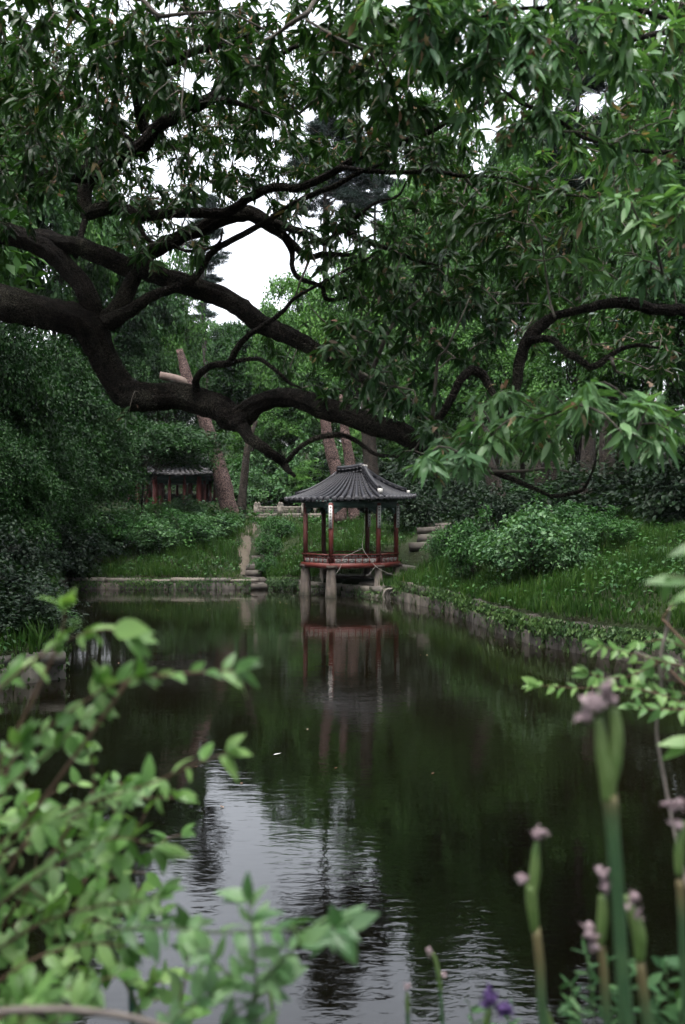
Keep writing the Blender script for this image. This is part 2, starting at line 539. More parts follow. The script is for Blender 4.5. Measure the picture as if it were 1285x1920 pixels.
def sdist(x, y):
    p = np.stack([np.ravel(x), np.ravel(y)], -1).astype(float)
    best = np.full(len(p), 1e9); inside = np.zeros(len(p), bool)
    m = len(POND)
    for i in range(m):
        a, b = POND[i], POND[(i + 1) % m]
        ab = b - a
        t = np.clip(((p - a) @ ab) / (ab @ ab), 0, 1)
        d = np.linalg.norm(p - a - t[:, None] * ab, axis=1)
        best = np.minimum(best, d)
        c = (a[1] > p[:, 1]) != (b[1] > p[:, 1])
        with np.errstate(divide='ignore', invalid='ignore'):
            xi = a[0] + (p[:, 1] - a[1]) / (b[1] - a[1] if b[1] != a[1] else 1e-9) * ab[0]
        inside ^= c & (p[:, 0] < xi)
    return np.where(inside, -best, best).reshape(np.shape(x))


def sstep(a, b, x):
    t = np.clip((x - a) / (b - a), 0, 1)
    return t * t * (3 - 2 * t)


def T(x, y, raw=False):
    x = np.asarray(x, float); y = np.asarray(y, float)
    sd = sdist(x, y)
    s = np.maximum(sd, 0)
    top = .36 + .26 * sstep(2.0, 4.5, x) * sstep(8, 14, y)
    h = top + 3.0 * (1 - np.exp(-s * .45 / 3.0)) + np.clip(s - 13, 0, 30) * .09 + 9.0 * (1 - np.exp(-np.maximum(s - 32, 0) * .016))
    h = h + .1 * np.sin(x * .9 + 1.3) * np.sin(y * .7) * sstep(.6, 3, s) + .05 * np.sin(x * 2.3 + y * 1.7) * sstep(.6, 3, s)
    h = h - .4 * np.exp(-((x + 3.3 - .02 * (y - 38)) / .6) ** 2) * sstep(38.8, 40.5, y) * (1 - sstep(47, 50, y))
    led = 1 - sstep(1.7, 3.0, np.hypot((x - .7) / 1.15, y - 37.0))
    h = h * (1 - led) + (.34 + .05 * (y - 35)) * led
    h = np.where((y < 5) & (np.abs(x) < 9), np.maximum(h, 1.45 * sstep(0.0, .45, s)), h)
    if raw:
        return h
    return np.where(sd < .05, -.9, h)


def Tz(x, y):
    return float(T(np.array([x]), np.array([y]), True)[0])


def axis(fine_a, fine_b, step, lo, hi):
    out = list(np.arange(fine_a, fine_b + 1e-6, step))
    s = step; v = fine_a
    left = []
    while v > lo:
        s *= 1.25; v -= s; left.append(v)
    s = step; v = fine_b
    right = []
    while v < hi:
        s *= 1.25; v += s; right.append(v)
    return np.array(left[::-1] + out + right)


xs = axis(-14, 14, .35, -200, 200); ys = axis(-2, 56, .35, -120, 240)
X, Y = np.meshgrid(xs, ys)
Z = T(X, Y)
mb = MB()
nx, ny = len(xs), len(ys)
i = np.arange(ny - 1)[:, None]; j = np.arange(nx - 1)[None]
mb.add(np.stack([X, Y, Z], -1).reshape(-1, 3), np.stack([i * nx + j, i * nx + j + 1, (i + 1) * nx + j + 1, (i + 1) * nx + j], -1).reshape(-1, 4))
tag(mb.build("ground", M['ground'], smooth=True), kind='structure')
mb = MB(); mb.add([(-13, 1.2, 0), (11, 1.2, 0), (11, 41, 0), (-13, 41, 0)], [[0, 1, 2, 3]])
tag(mb.build("water", M['water']), kind='structure')


# ------------------------------------------------------------------ stone walls round the pond
def wall(label, pts, courses, seed, mat='stone', cap=None, group="stone walls round the pond"):
    """pts: waterline polyline, outside of the pond on its left hand when walked; courses: list of (z0, z1, setback, blocklen)"""
    rng = np.random.default_rng(seed)
    pts = np.asarray(pts, float)
    root = thing("retaining_wall", label, "stone wall", (*pts[len(pts) // 2], 0), group)
    seg = np.diff(pts, axis=0); ln = np.linalg.norm(seg, axis=1); cum = np.concatenate([[0], np.cumsum(ln)])

    def pos(s):
        k = min(max(np.searchsorted(cum, s) - 1, 0), len(ln) - 1)
        t = (s - cum[k]) / ln[k]
        return pts[k] + seg[k] * t, seg[k] / ln[k]
    for ci, (z0, z1, back, bl) in enumerate(courses):
        mb = MB(); s = -rng.uniform(0, .2)
        while s < cum[-1]:
            L = bl * rng.uniform(.6, 1.45)
            p, t = pos(min(max(s + L / 2, 0), cum[-1])); nrm = np.array([-t[1], t[0]])
            dep = .42
            c = p + nrm * (back + dep / 2 + rng.uniform(-.025, .025))
            dz = rng.uniform(-.03, .03) if ci == len(courses) - 1 else 0
            mb.box((c[0], c[1], (z0 + z1 + dz) / 2), (L - .018, dep, z1 - z0 + dz - .012), math.atan2(t[1], t[0]) + rng.uniform(-.03, .03), .012)
            s += L
        last = cap and ci == len(courses) - 1
        mb.build("capstone" if last else "stone_course", M[cap] if last else M[mat], root)
    return root


def offset_line(*ids):
    return [POND[k] for k in ids]


# polygon is anticlockwise seen from above?  walls are given so that the land lies on the left of the walking direction
wall("low mossy granite wall of two courses under the right grass slope", offset_line(5, 4, 3, 2, 1, 0, 25, 24, 23), [(-.5, .3, .0, .75), (.3, .62, .1, .5)], 1)
wall("low stone wall with pale capstones under the far left grass mound", offset_line(11, 10)[:1] + [POND[10]], [(-.5, .26, .0, .55), (.26, .42, .03, 1.1)], 2, cap='stone_pale')
wall("short ivy covered stone wall between the stream and the pavilion", offset_line(7, 6), [(-.5, .24, .0, .5), (.24, .42, .03, .6)], 3)
wall("rough stone ledge wall under the back of the red pavilion", offset_line(6, 5), [(-.5, .12, .0, .7), (.12, .36, .04, .9)], 4, cap='stone_pale')
wall("dark stone wall in deep shade along the left bank", offset_line(18, 17, 16, 15, 14, 13, 12, 11), [(-.5, .3, .0, .7), (.3, .5, .04, .6)], 5, mat='stone_dark')


# ------------------------------------------------------------------ roofs of the pavilions
def roof_slope(tiles, ribs, discs, P0, P1, R0, R1, n, sag=.22, bulge=None, rr=.075, courses=12, first=0.5, fan=True):
    """one slope: eave P0-P1, ridge R0-R1.  tiles: pan tiles as stepped courses; ribs: rounded cover tiles; discs: eave ends"""
    P0, P1, R0, R1 = (np.asarray(a, float) for a in (P0, P1, R0, R1))

    def S(u, v):
        u = np.asarray(u, float)[..., None]; v = np.asarray(v, float)[..., None]
        e = P0 * (1 - u) + P1 * u
        if bulge is not None:
            e = e + np.asarray(bulge, float) * 4 * u * (1 - u)
        r = R0 * (1 - u) + R1 * u
        p = e * (1 - v) + r * v
        p[..., 2] -= (sag * 4 * v * (1 - v))[..., 0]
        return p
    U = np.linspace(0, 1, 25)
    for k in range(courses):
        v0, v1 = k / courses, (k + 1) / courses + .012
        a = S(U, np.full(25, v0)); b = S(U, np.full(25, min(v1, 1.0)))
        a[:, 2] += .045
        V = np.vstack([a, b, a - [0, 0, .05], b - [0, 0, .05]])
        q = []
        for j in range(24):
            q += [[j, j + 1, 25 + j + 1, 25 + j], [50 + j, 50 + j + 1, j + 1, j], [50 + j, 75 + j, 75 + j + 1, 50 + j + 1]]
        tiles.add(V, q)
    vv = np.linspace(-.01, 1, courses * 2 + 1)
    for k in range(n):
        u = (k + first) / n
        pts = S(np.full(len(vv), u), vv); pts[:, 2] += .05
        wl = np.linalg.norm(P1 - P0) / n; wr = np.linalg.norm(R1 - R0) / n
        r = np.minimum(rr, .36 * (wl * (1 - vv) + max(wr, .05) * vv))
        r = r * (1 - .10 * (np.arange(len(vv)) % 2))
        ribs.tube(pts, r, 8)
        d = norm(pts[0] - pts[2]); d[2] *= .4; d = norm(d)
        c = pts[0] + d * .01
        discs.tube([c - d * .03, c + d * .012, c + d * .03], [r[0] * 1.12, r[0] * 1.12, r[0] * .95], 12)
    return S


def ridge_line(mb, lime, a, b, w, h, sag=0.0, caps=True, n=8):
    t = np.linspace(0, 1, n)
    pts = np.asarray(a, float) * (1 - t)[:, None] + np.asarray(b, float) * t[:, None]
    pts[:, 2] -= sag * 4 * t * (1 - t)
    for k in range(n - 1):
        for l in range(3):
            ww = w * (1.12 if l % 2 == 0 else .9)
            mb.beam(pts[k] + [0, 0, h * (l + .5) / 3 - .02], pts[k + 1] + [0, 0, h * (l + .5) / 3 - .02], ww, h / 3)
    q = pts + [0, 0, h]
    mb.tube(q, w * .52, 8)
    if caps:
        d = norm(pts[-1] - pts[-2])
        lime.box(pts[-1] + d * .06 + [0, 0, h * .5], (w * .9, .12, h * 1.1), math.atan2(d[1], d[0]) + pi / 2)


# ------------------------------------------------------------------ red pavilion on stone piles
pav = thing("pavilion", "small red wooden pavilion with dark tiled roof standing on stone piles in the pond", "pavilion", (.3, 36.5, 0))
COLS = {'A': (-1.34, 36.1), 'B': (-.40, 35.0), 'C': (1.28, 35.5), 'D': (1.97, 36.6), 'E': (.95, 38.0), 'F': (-.72, 38.0)}
FLOOR, BEAM = 1.12, 3.32
tiles, ribs, discs, ridg, lime = MB(), MB(), MB(), MB(), MB()
P0, P1, P2, P3, P4 = (-2.12, 36.6, 3.42), (1.5, 34.75, 3.47), (2.68, 36.7, 3.55), (1.7, 39.0, 3.45), (-1.35, 39.0, 3.42)
R0, R1 = (-.16, 36.95, 4.42), (.74, 36.35, 4.50)
roof_slope(tiles, ribs, discs, P0, P1, R0, R1, 15, .16, (-.22, -.62, -.03), .085, 13)
roof_slope(tiles, ribs, discs, P1, P2, R1, R1, 11, .16, (.12, -.08, -.03), .075, 13)
roof_slope(tiles, ribs, discs, P2, P3, R1, (.6, 36.6, 4.47), 10, .16, None, .075, 10)
roof_slope(tiles, ribs, discs, P3, P4, (.6, 36.6, 4.47), R0, 12, .16, None, .08, 10)
roof_slope(tiles, ribs, discs, P4, P0, R0, R0, 10, .16, None, .075, 10)
roof = tiles.build("roof", M['tile'], pav)
ribs.build("cover_tiles", M['tile'], roof, True)
discs.build("eave_tile_ends", plain("eave_tile_end", (.022, .022, .027), (.05, .05, .056), 30, .6, .4, .01, 60), roof)
ridge_line(ridg, lime, (-.16, 36.95, 4.40), (.76, 36.33, 4.5), .2, .2, .03)
ridge_line(ridg, lime, (.78, 36.3, 4.5), (1.3, 35.15, 3.68), .17, .17, .07)
ridge_line(ridg, lime, (.78, 36.4, 4.48), (2.35, 36.65, 3.68), .15, .13, .1)
ridge_line(ridg, lime, (-.2, 36.95, 4.38), (-1.75, 36.72, 3.58), .13, .08, .12, False)
ridge_line(ridg, lime, (.6, 36.7, 4.45), (1.5, 38.6, 3.55), .15, .13, .1)
ridge_line(ridg, lime, (-.1, 37.05, 4.38), (-1.2, 38.7, 3.52), .15, .13, .1)
ridg.build("ridge", M['tile'], roof)
lime.build("ridge_end_cap", M['lime'], roof)
# rafters under the eaves
raf = MB()
cen = np.array([.3, 36.7, 4.15])
loop = [np.array(p) for p in (P0, (-.75, 34.95, 3.42), P1, P2, P3, P4)]
for a, b in zip(loop, loop[1:] + loop[:1]):
    n = max(4, int(np.linalg.norm(b - a) / .2))
    for k in range(n):
        e = a + (b - a) * (k + .5) / n
        c = cen + (e - cen) * .45
        raf.tube([c - [0, 0, .1], e * .97 + cen * .03 - [0, 0, .07]], .035, 6)
raf.build("rafters", M['green_paint'], pav)
soff = MB()
for a, b in zip(loop, loop[1:] + loop[:1]):
    s = lambda e, z: np.array([*(cen + (e - cen) * .955)[:2], e[2] - .05 + z])
    V = [s(a, 0), s(b, 0), cen - [0, 0, .12]]
    soff.add(V, None, [[0, 2, 1]])
soff.build("eave_boards", M['wood_dark'], pav)
# columns, plaques, beams, brackets
names = list(COLS)
for k in names:
    x, y = COLS[k]
    c = MB(); c.lathe((x, y, 0), [(.085, FLOOR - .1), (.085, BEAM)], 14)
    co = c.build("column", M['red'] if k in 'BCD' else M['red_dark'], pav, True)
    if k in 'BCDE':
        d = norm(np.array([x, y]) - np.array([.3, 36.6])) * .6 + np.array([-.05, -.75]); d = norm(d)
        s = np.array([-d[1], d[0]])
        ang = math.atan2(s[1], s[0])
        o = np.array([x, y]) + d * .1
        b = MB(); b.box((o[0], o[1], 2.83), (.125, .02, .80), ang)
        pl = b.build("plaque", M['white_board'], co)
        ink = MB(); rg = np.random.default_rng(ord(k))
        for ci in range(7):
            zc = 2.83 + .34 - ci * .113
            fo = o + d * .013
            for _ in range(3):
                zz = zc + rg.uniform(-.035, .035); w = rg.uniform(.04, .075)
                ink.box((fo[0], fo[1], zz), (w, .005, .011), ang)
            for _ in range(2):
                off = rg.uniform(-.03, .03); hh = rg.uniform(.035, .07)
                ink.box((fo[0] + s[0] * off, fo[1] + s[1] * off, zc + rg.uniform(-.01, .01)), (.010, .006, hh), ang)
        ink.build("lettering", M['ink'], pl)
ring = ['A', 'B', 'C', 'D', 'E', 'F']
beams, low, hand, slat = MB(), MB(), MB(), MB()
panel, lattice = MB(), MB()
for k0, k1 in zip(ring, ring[1:] + ring[:1]):
    a, b = np.array(COLS[k0]), np.array(COLS[k1])
    t = (b - a) / np.linalg.norm(b - a); L = np.linalg.norm(b - a); ang = math.atan2(t[1], t[0])
    outw = np.array([t[1], -t[0]])
    beams.beam((*a, BEAM - .06), (*b, BEAM - .06), .11, .2)
    beams.beam((*a, BEAM + .09), (*b, BEAM + .09), .15, .08)
    for s_, p in ((1, a), (-1, b)):       # scalloped brackets beside the column heads
        for q, (w, h) in enumerate(((.30, .07), (.22, .07), (.13, .07))):
            beams.beam((*(p + t * s_ * .08), BEAM - .2 - .07 * q), (*(p + t * s_ * (.08 + w)), BEAM - .2 - .07 * q), .05, h)
    oa, ob = a + outw * .1 - t * .05, b + outw * .1 + t * .05
    low.beam((*oa, FLOOR - .02), (*ob, FLOOR - .02), .1, .18)
    hand.beam((*(a + outw * .12), 1.49), (*(b + outw * .12), 1.49), .06, .045)
    hand.beam((*(a + outw * .09), 1.385), (*(b + outw * .09), 1.385), .05, .035)
    hand.beam((*(a + outw * .09), 1.125), (*(b + outw * .09), 1.125), .06, .05)
    n = max(4, int(round(L / .3)))
    for q in range(n + 1):
        p = a + t * (.1 + (L - .2) * q / n) + outw * .09
        hand.beam((*p, 1.15), (*p, 1.37), .045, .045)
        if q % 2 == 0:
            hand.beam((*p, 1.4), (*(p + outw * .03), 1.48), .035, .035)
        if q < n:
            w = (L - .2) / n
            c = p + t * w / 2
            panel.box((c[0], c[1], 1.26), (w - .055, .016, .19), ang)
            f = c + outw * .011
            for dx, dz, ww, hh in ((0, .045, w * .55, .014), (0, -.045, w * .55, .014), (-w * .2, 0, .014, .06), (w * .2, 0, .014, .06), (-w * .34, 0, w * .2, .012), (w * .34, 0, w * .2, .012)):
                lattice.box((f[0] + t[0] * dx, f[1] + t[1] * dx, 1.26 + dz), (ww, .01, hh), ang)
beams.build("head_beam", M['green_paint'], pav)
low.build("floor_beam", M['red'], pav)
railing = hand.build("railing", M['red'], pav)
panel.build("railing_panel", plain("pale_panel", (.18, .175, .165), (.26, .25, .235), 9, .7, .1), railing)
lattice.build("lattice", M['wood_dark'], railing)
fl = MB()
hexp = [np.array([*COLS[k], FLOOR]) for k in ring]
V = [p + [0, 0, -.02] for p in hexp] + [np.array([.3, 36.5, FLOOR - .02])] + [p + [0, 0, -.1] for p in hexp] + [np.array([.3, 36.5, FLOOR - .1])]
fl.add(V, None, [[q, (q + 1) % 6, 6] for q in range(6)] + [[7 + (q + 1) % 6, 7 + q, 13] for q in range(6)])
fl.build("floor", M['wood_dark'], pav)
for k in ring:
    x, y = COLS[k]
    z0 = -.6 if k in 'AB' else .34
    p = MB()
    r0, r1 = (.215, .155) if k in 'AB' else (.16, .13)
    p.lathe((x, y, 0), [(r0 + .02 * (k in 'AB'), z0), (r0, max(z0, 0)), (r1, FLOOR - .14), (r1 * .98, FLOOR - .1)], 8)
    po = p.build("stone_pile", M['pile'], pav)
    bl = MB(); bl.box((x, y, FLOOR - .06), (.34, .34, .12), .4)
    bl.build("pile_cap", M['wood_dark'], pav)

# cable hanging out of the roof
cab = MB()
for pts in ([(683, 945, 35.3), (684, 985, 35.2), (680, 1020, 35.1), (682, 1032, 35.0), (692, 1046, 34.9), (705, 1062, 34.8), (718, 1070, 34.6), (738, 1078, 34.9), (757, 1077, 35.4)],
            [(679, 1028, 35.1), (660, 1038, 34.9), (645, 1045, 34.7), (641, 1056, 34.7), (636, 1068, 34.6), (628, 1078, 34.6)],
            [(704, 1062, 34.8), (694, 1075, 34.7), (686, 1080, 34.7)]):
    cab.tube(spline([at(*p) for p in pts], .08), .008, 6)
tag(cab.build("cable", M['cable'], smooth=True), "pale cable hanging from the pavilion eaves and looping over its railing", "cable")

# stone blocks and slabs of the ledge under the pavilion
def slab(label, c, s, rz, mat='stone_pale', seed=0, name="stone_slab", group="loose slabs on the ledge"):
    mb = MB(); mb.box(c, s, rz, .03)
    return tag(mb.build(name, M[mat]), label, "stone slab", group)


slab("broad pale stone slab under the right pavilion columns", (1.55, 36.1, .36), (1.5, 1.3, .2), -.6)
slab("pale stone block beside the right pavilion pile", (2.15, 35.6, .42), (.7, .5, .3), -.3)
slab("flat dark stone slab behind the pavilion under its floor", (.2, 38.2, .48), (1.8, .7, .2), .1, 'stone')
slab("flat wet stone at the mouth of the stream", (-3.25, 38.9, .12), (.62, 1.0, .2), .1, 'stone')
ring_mb = MB()
arc = [(.0, .30), (-.14, .24), (-.22, .08), (-.2, -.08), (-.08, -.2)]
for off in (0, .09, .17):
    ring_mb.tube(spline([np.array([1.62 + off + x * (1 - off), 34.05 + off * .6, z + .08]) for x, z in arc], .04), .04, 8)
tag(ring_mb.build("drain_spout", M['stone_pale'], smooth=True), "pale curved stone spout at the foot of the ledge below the right column", "stone spout")


# ------------------------------------------------------------------ stone stairs
def stairs(label, P, w, deep, th, mat, seed):
    rng = np.random.default_rng(seed)
    root = thing("stone_stairs", label, "stairs", P[0])
    P = np.asarray(P, float)
    for k, p in enumerate(P):
        d = P[min(k + 1, len(P) - 1)] - P[max(k - 1, 0)]
        mb = MB()
        mb.box((p[0] + rng.uniform(-.12, .12) * w, p[1] + rng.uniform(-.1, .1), max(p[2], Tz(p[0], p[1]) + .12, .2) - th / 2), (w * rng.uniform(.7, 1.2), deep * rng.uniform(.45, .7), th), math.atan2(d[1], d[0]) - pi / 2 + rng.uniform(-.3, .3), .05, (rng.uniform(-.06, .06), rng.uniform(-.06, .06), 0))
        mb.build("step", M[mat], root)
    return root


SR = [at(758, 1076, 37.6), at(777, 1068, 38.2), at(792, 1060, 38.9), at(805, 1052, 39.6), at(819, 1044, 40.3), at(833, 1036, 41.0)]
stairs("wide stone steps climbing the bank to the right of the pavilion", SR, 1.3, .9, .3, 'stone', 3)
SL = [at(471, 1083, 39.4), at(473, 1071, 40.0), at(474, 1062, 40.6), at(476, 1054, 41.3), at(480, 1045, 42.0), at(484, 1037, 42.8), at(487, 1029, 43.6), at(489, 1021, 44.4), at(491, 1013, 45.4), at(494, 1005, 46.4), at(500, 997, 47.4)]
stairs("narrow rough stone steps beside the stream below the bridge", [q_ + [.12, 0, .06] for q_ in SL], .62, .9, .3, 'stone', 4)
ea = MB()
er = np.array([at(466, 1080, 39.6), at(463, 1066, 40.6), at(461, 1050, 41.6), at(464, 1030, 43.4), at(467, 1012, 45.4), at(482, 1000, 47.4)])
rb = spline(er, .2); n_ = len(rb)
wl = .42 + .16 * np.sin(np.arange(n_) * .5) + RNG.uniform(-.06, .06, n_); wr = .22 + .06 * np.sin(np.arange(n_) * .37 + 1) + RNG.uniform(-.06, .06, n_)
cols_ = [rb[:, 0] - wl, rb[:, 0] - wl * .5, rb[:, 0], rb[:, 0] + wr * .5, rb[:, 0] + wr]
V = []
for ci, cx_ in enumerate(cols_):
    V.append(np.stack([cx_, rb[:, 1], T(cx_, rb[:, 1], True) + (.05 if 0 < ci < 4 else -.08)], -1))
V = np.stack(V, 1).reshape(-1, 3)
ea.add(V, [[5 * i_ + j_, 5 * i_ + j_ + 1, 5 * i_ + j_ + 6, 5 * i_ + j_ + 5] for i_ in range(n_ - 1) for j_ in range(4)])
tag(ea.build("path", M['earth'], smooth=True), kind='structure')

# ------------------------------------------------------------------ stone bridge
BD = 50.0
br = thing("stone_bridge", "grey stone arch bridge with carved balustrade left of the pavilion roof", "bridge", at(520, 970, BD))
bx0, bx1 = at(474, 0, BD)[0], at(604, 0, BD)[0]
zt = lambda py: at(0, py, BD)[2]
body = MB()
arc_c, arc_r = at(540, 0, BD)[0], .48
N_ = 40
bxs = np.linspace(bx0 - .5, bx1 + .5, N_)
top_z = zt(972); spring = zt(1000)
for a, b in zip(bxs[:-1], bxs[1:]):
    lo = []
    for x in (a, b):
        u = (x - arc_c) / arc_r
        lo.append(spring - .9 if abs(u) >= 1 else spring + .36 * math.sqrt(1 - u * u))
    V = [(a, BD, lo[0]), (b, BD, lo[1]), (b, BD, top_z), (a, BD, top_z), (a, BD + 1.8, lo[0]), (b, BD + 1.8, lo[1]), (b, BD + 1.8, top_z), (a, BD + 1.8, top_z)]
    body.add(V, [[0, 1, 2, 3], [5, 4, 7, 6], [4, 5, 1, 0], [3, 2, 6, 7]])
body.build("arch_body", M['stone_dark'], br)
dk = MB()
k = 0
while bx0 - .4 + k * .6 < bx1 + .3:
    dk.box((bx0 - .1 + k * .6, BD - .04, top_z + .055), (.58, .3, .1), 0, .008); k += 1
dk.box(((bx0 + bx1) / 2, BD + 1.0, top_z + .04), (bx1 - bx0 + 1, 1.75, .07))
dk.build("deck_edge", M['stone_pale'], br)
for side in (0.02, 1.75):
    xp = [at(480, 0, BD)[0] + 1.19 * k for k in range(4)]
    for x in xp:
        po = MB()
        po.box((x, BD + side, zt(959)), (.2, .2, .62))
        po.lathe((x, BD + side, zt(951)), [(.07, 0), (.11, .05), (.12, .1), (.08, .15), (.1, .18), (.05, .24), (.01, .27)], 10)
        po.build("post", M['stone_pale'], br)
    for xa, xb in zip(xp[:-1], xp[1:]):
        pn = MB(); w = xb - xa - .22; xm = (xa + xb) / 2
        pn.tube([(xa + .1, BD + side, zt(951.5)), (xb - .1, BD + side, zt(951.5))], .055, 8)
        pn.box((xm, BD + side, zt(966)), (w, .13, .2))
        for q in (-.33, 0, .33):
            pn.lathe((xm + q * w, BD + side, zt(962)), [(.07, 0), (.045, .08), (.07, .15), (.09, .23)], 8)
        pn.build("balustrade_panel", M['stone_pale'], br)

# ------------------------------------------------------------------ two-tiered pavilion behind the left trees
HD = 55.0
hc = np.array([at(318, 0, HD)[0], HD + 2.2, 0.0])
zt2 = lambda py: CAMZ - (py - 960) / F * HD
hp = thing("hexagonal_pavilion", "larger two tiered pavilion with red columns half hidden behind the maple leaves", "pavilion", (hc[0], hc[1], zt2(975)))
for tier, (rad, ze, rt, ztop) in enumerate(((2.75, zt2(892), 1.5, zt2(868)), (2.35, zt2(866), .12, zt2(815)))):
    tl, rb, dc, rd, lm = MB(), MB(), MB(), MB(), MB()
    for k in range(6):
        a0, a1 = pi / 3 * k + .26, pi / 3 * (k + 1) + .26
        e0, e1 = (hc + [rad * cos(a), rad * sin(a), ze + .12] for a in (a0, a1))
        r0, r1 = (hc + [rt * cos(a), rt * sin(a), ztop] for a in (a0, a1))
        roof_slope(tl, rb, dc, e0, e1, r0, r1, 11, .12, (0, 0, -.1), .075, 8)
        ridge_line(rd, lm, r0, e0 * .94 + r0 * .06, .16, .16, .1, tier == 1)
    if tier == 1:
        rd.lathe(hc + [0, 0, ztop], [(.2, -.1), (.25, .1), (.15, .25), (.2, .4), (.05, .62)], 10)
    rf = tl.build("roof", M['tile_grey'], hp)
    rb.build("cover_tiles", M['tile_grey'], rf, True); dc.build("eave_tile_ends", M['tile_grey'], rf)
    rd.build("ridge", M['tile_grey'], rf)
    if tier == 1: lm.build("ridge_end_cap", M['lime'], rf)
drum = MB()
drum.lathe(hc, [(1.75, zt2(905)), (1.75, zt2(860))], 6)
drum.build("upper_wall", M['green_paint'], hp)
for k in range(6):
    a = pi / 3 * k + .26
    for rr_, m_ in ((1.95, 'red'), (1.3, 'red_dark')):
        c = MB(); c.lathe(hc + [rr_ * cos(a), rr_ * sin(a), 0], [(.12, zt2(985)), (.11, zt2(893))], 10)
        c.build("column", M[m_], hp, True)
    a1 = a + pi / 3
    b = MB()
    b.beam(hc + [1.95 * cos(a), 1.95 * sin(a), zt2(897)], hc + [1.95 * cos(a1), 1.95 * sin(a1), zt2(897)], .12, .2)
    b.build("head_beam", M['green_paint'], hp)
    for q in (.33, .67):
        pm = (1 - q) * np.array([1.95 * cos(a), 1.95 * sin(a), 0]) + q * np.array([1.95 * cos(a1), 1.95 * sin(a1), 0])
        c = MB(); c.lathe(hc + pm, [(.07, zt2(985)), (.07, zt2(893))], 8); c.build("column", M['red'], hp, True)
b = MB(); b.lathe(hc, [(2.3, zt2(1000)), (2.3, zt2(968))], 6); b.build("stone_base", M['stone'], hp)

hp.scale = (1.24, 1.24, 1.0)
hp.location.x -= .15

# low rail in front of it
rf = thing("rail_fence", "low thin pale rail on short posts in front of the two tiered pavilion", "fence", at(360, 968, 50))
fpts = [at(318, 957, 51), at(352, 958, 50.5), at(362, 959, 50), at(385, 964, 49.5), at(400, 966, 49.3), at(416, 966, 49)]
rl = MB(); rl.tube(spline(fpts, .2), .028, 6); rl.build("rail", M['stem_grey'], rf)
for p in fpts:
    q = MB(); q.tube([p + [0, 0, .05], p - [0, 0, .5]], .035, 6); q.build("post", M['stem_grey'], rf)


# ------------------------------------------------------------------ trees
def crown_pads(rng, npads, rx, ry, rz, c, low=-.55):
    out = []
    while len(out) < npads:
        u = rng.normal(0, 1, 3); u /= np.linalg.norm(u)
        if u[2] < low: continue
        r = rng.uniform(.35, 1.0) ** .6
        out.append(np.array(c) + u * r * [rx, ry, rz] * rng.uniform(.86, 1.12))
    return np.array(out)


def pad_leaves(mb, rng, pads, prx, pz, nl, size, lod=0, upright=.5, droop=.2):
    """flat sprays of leaves, each domed, with a ragged edge"""
    P, D, N = [], [], []
    for p in pads:
        R = prx * rng.uniform(.6, 1.4); n = int(nl * (R / prx) ** 2 * rng.uniform(.7, 1.2))
        a = rng.uniform(0, 2 * pi, n); r = np.sqrt(rng.uniform(0, 1, n)) * (1 + .35 * np.sin(3 * a + rng.uniform(0, 6)))
        x = r * np.cos(a) * R; y = r * np.sin(a) * R * rng.uniform(.6, 1)
        tx, ty = rng.uniform(-.35, .35, 2)
        z = rng.normal(0, pz, n) - .45 * R * r * r + tx * x + ty * y
        P.append(p + np.stack([x, y, z], -1))
        d = np.stack([np.cos(a), np.sin(a), np.full(n, -.25)], -1) + rng.normal(0, .6, (n, 3)); D.append(d)
        nn = np.stack([.35 * np.cos(a), .35 * np.sin(a), np.ones(n)], -1) + rng.normal(0, upright, (n, 3)); N.append(nn)
    P = np.vstack(P); D = np.vstack(D); N = np.vstack(N)
    L = size * rng.uniform(.65, 1.35, len(P))
    add_leaves(mb, P, D, N, L, L * .62, lod, droop)


def make_tree(name, label, cat, seed, H, R, trunk_r, npads, nl, leaf, lm, bm, pr=.26, crown_lo=.3, lean=0.0, group=None, multi=1, lod=0):
    rng = np.random.default_rng(seed)
    root = thing(name, label, cat, (0, 0, 0), group)
    cz = H * (crown_lo + 1) / 2; rz = H * (1 - crown_lo) / 2
    pads = crown_pads(rng, npads, R, R, rz, (lean, 0, cz))
    tb = MB()
    for s in range(multi):
        o = rng.normal(0, .25 * R * (multi > 1), 2)
        path = [(0 + .1 * o[0], .1 * o[1], -.4), (o[0] * .3 + lean * .1, o[1] * .3, H * .2), (o[0] * .6 + lean * .4 + rng.normal(0, .15), o[1] * .6 + rng.normal(0, .15), H * .42), (o[0] + lean * .8 + rng.normal(0, .25), o[1] + rng.normal(0, .25), H * .64), (o[0] + lean, o[1], H * .86)]
        sp = spline(path, .5); tt = np.linspace(0, 1, len(sp))
        tb.tube(sp, trunk_r * (1.0 - .82 * tt) * (1 + .5 * np.exp(-tt * 18)) * (1 if multi == 1 else .7), 9, .05, rng=rng)
        for p in pads[rng.permutation(len(pads))[:22]]:
            k = int(np.clip((p[2] / H - .12) / .86, .2, .95) * len(sp) * .8)
            a = sp[k]; m = (a + p) / 2 + [0, 0, .06 * H * rng.uniform(-.2, 1)]
            l = spline([a, m, p], .4); r0 = trunk_r * .33 * (1 - .7 * k / len(sp))
            tb.tube(l, np.linspace(r0, .015, len(l)), 6, rng=rng)
    tb.build("trunk", M[bm], root, True)
    lb = MB(); pad_leaves(lb, rng, pads, pr * R, .05 * R, nl, leaf, lod)
    lb.build("crown", M[lm], root)
    return root


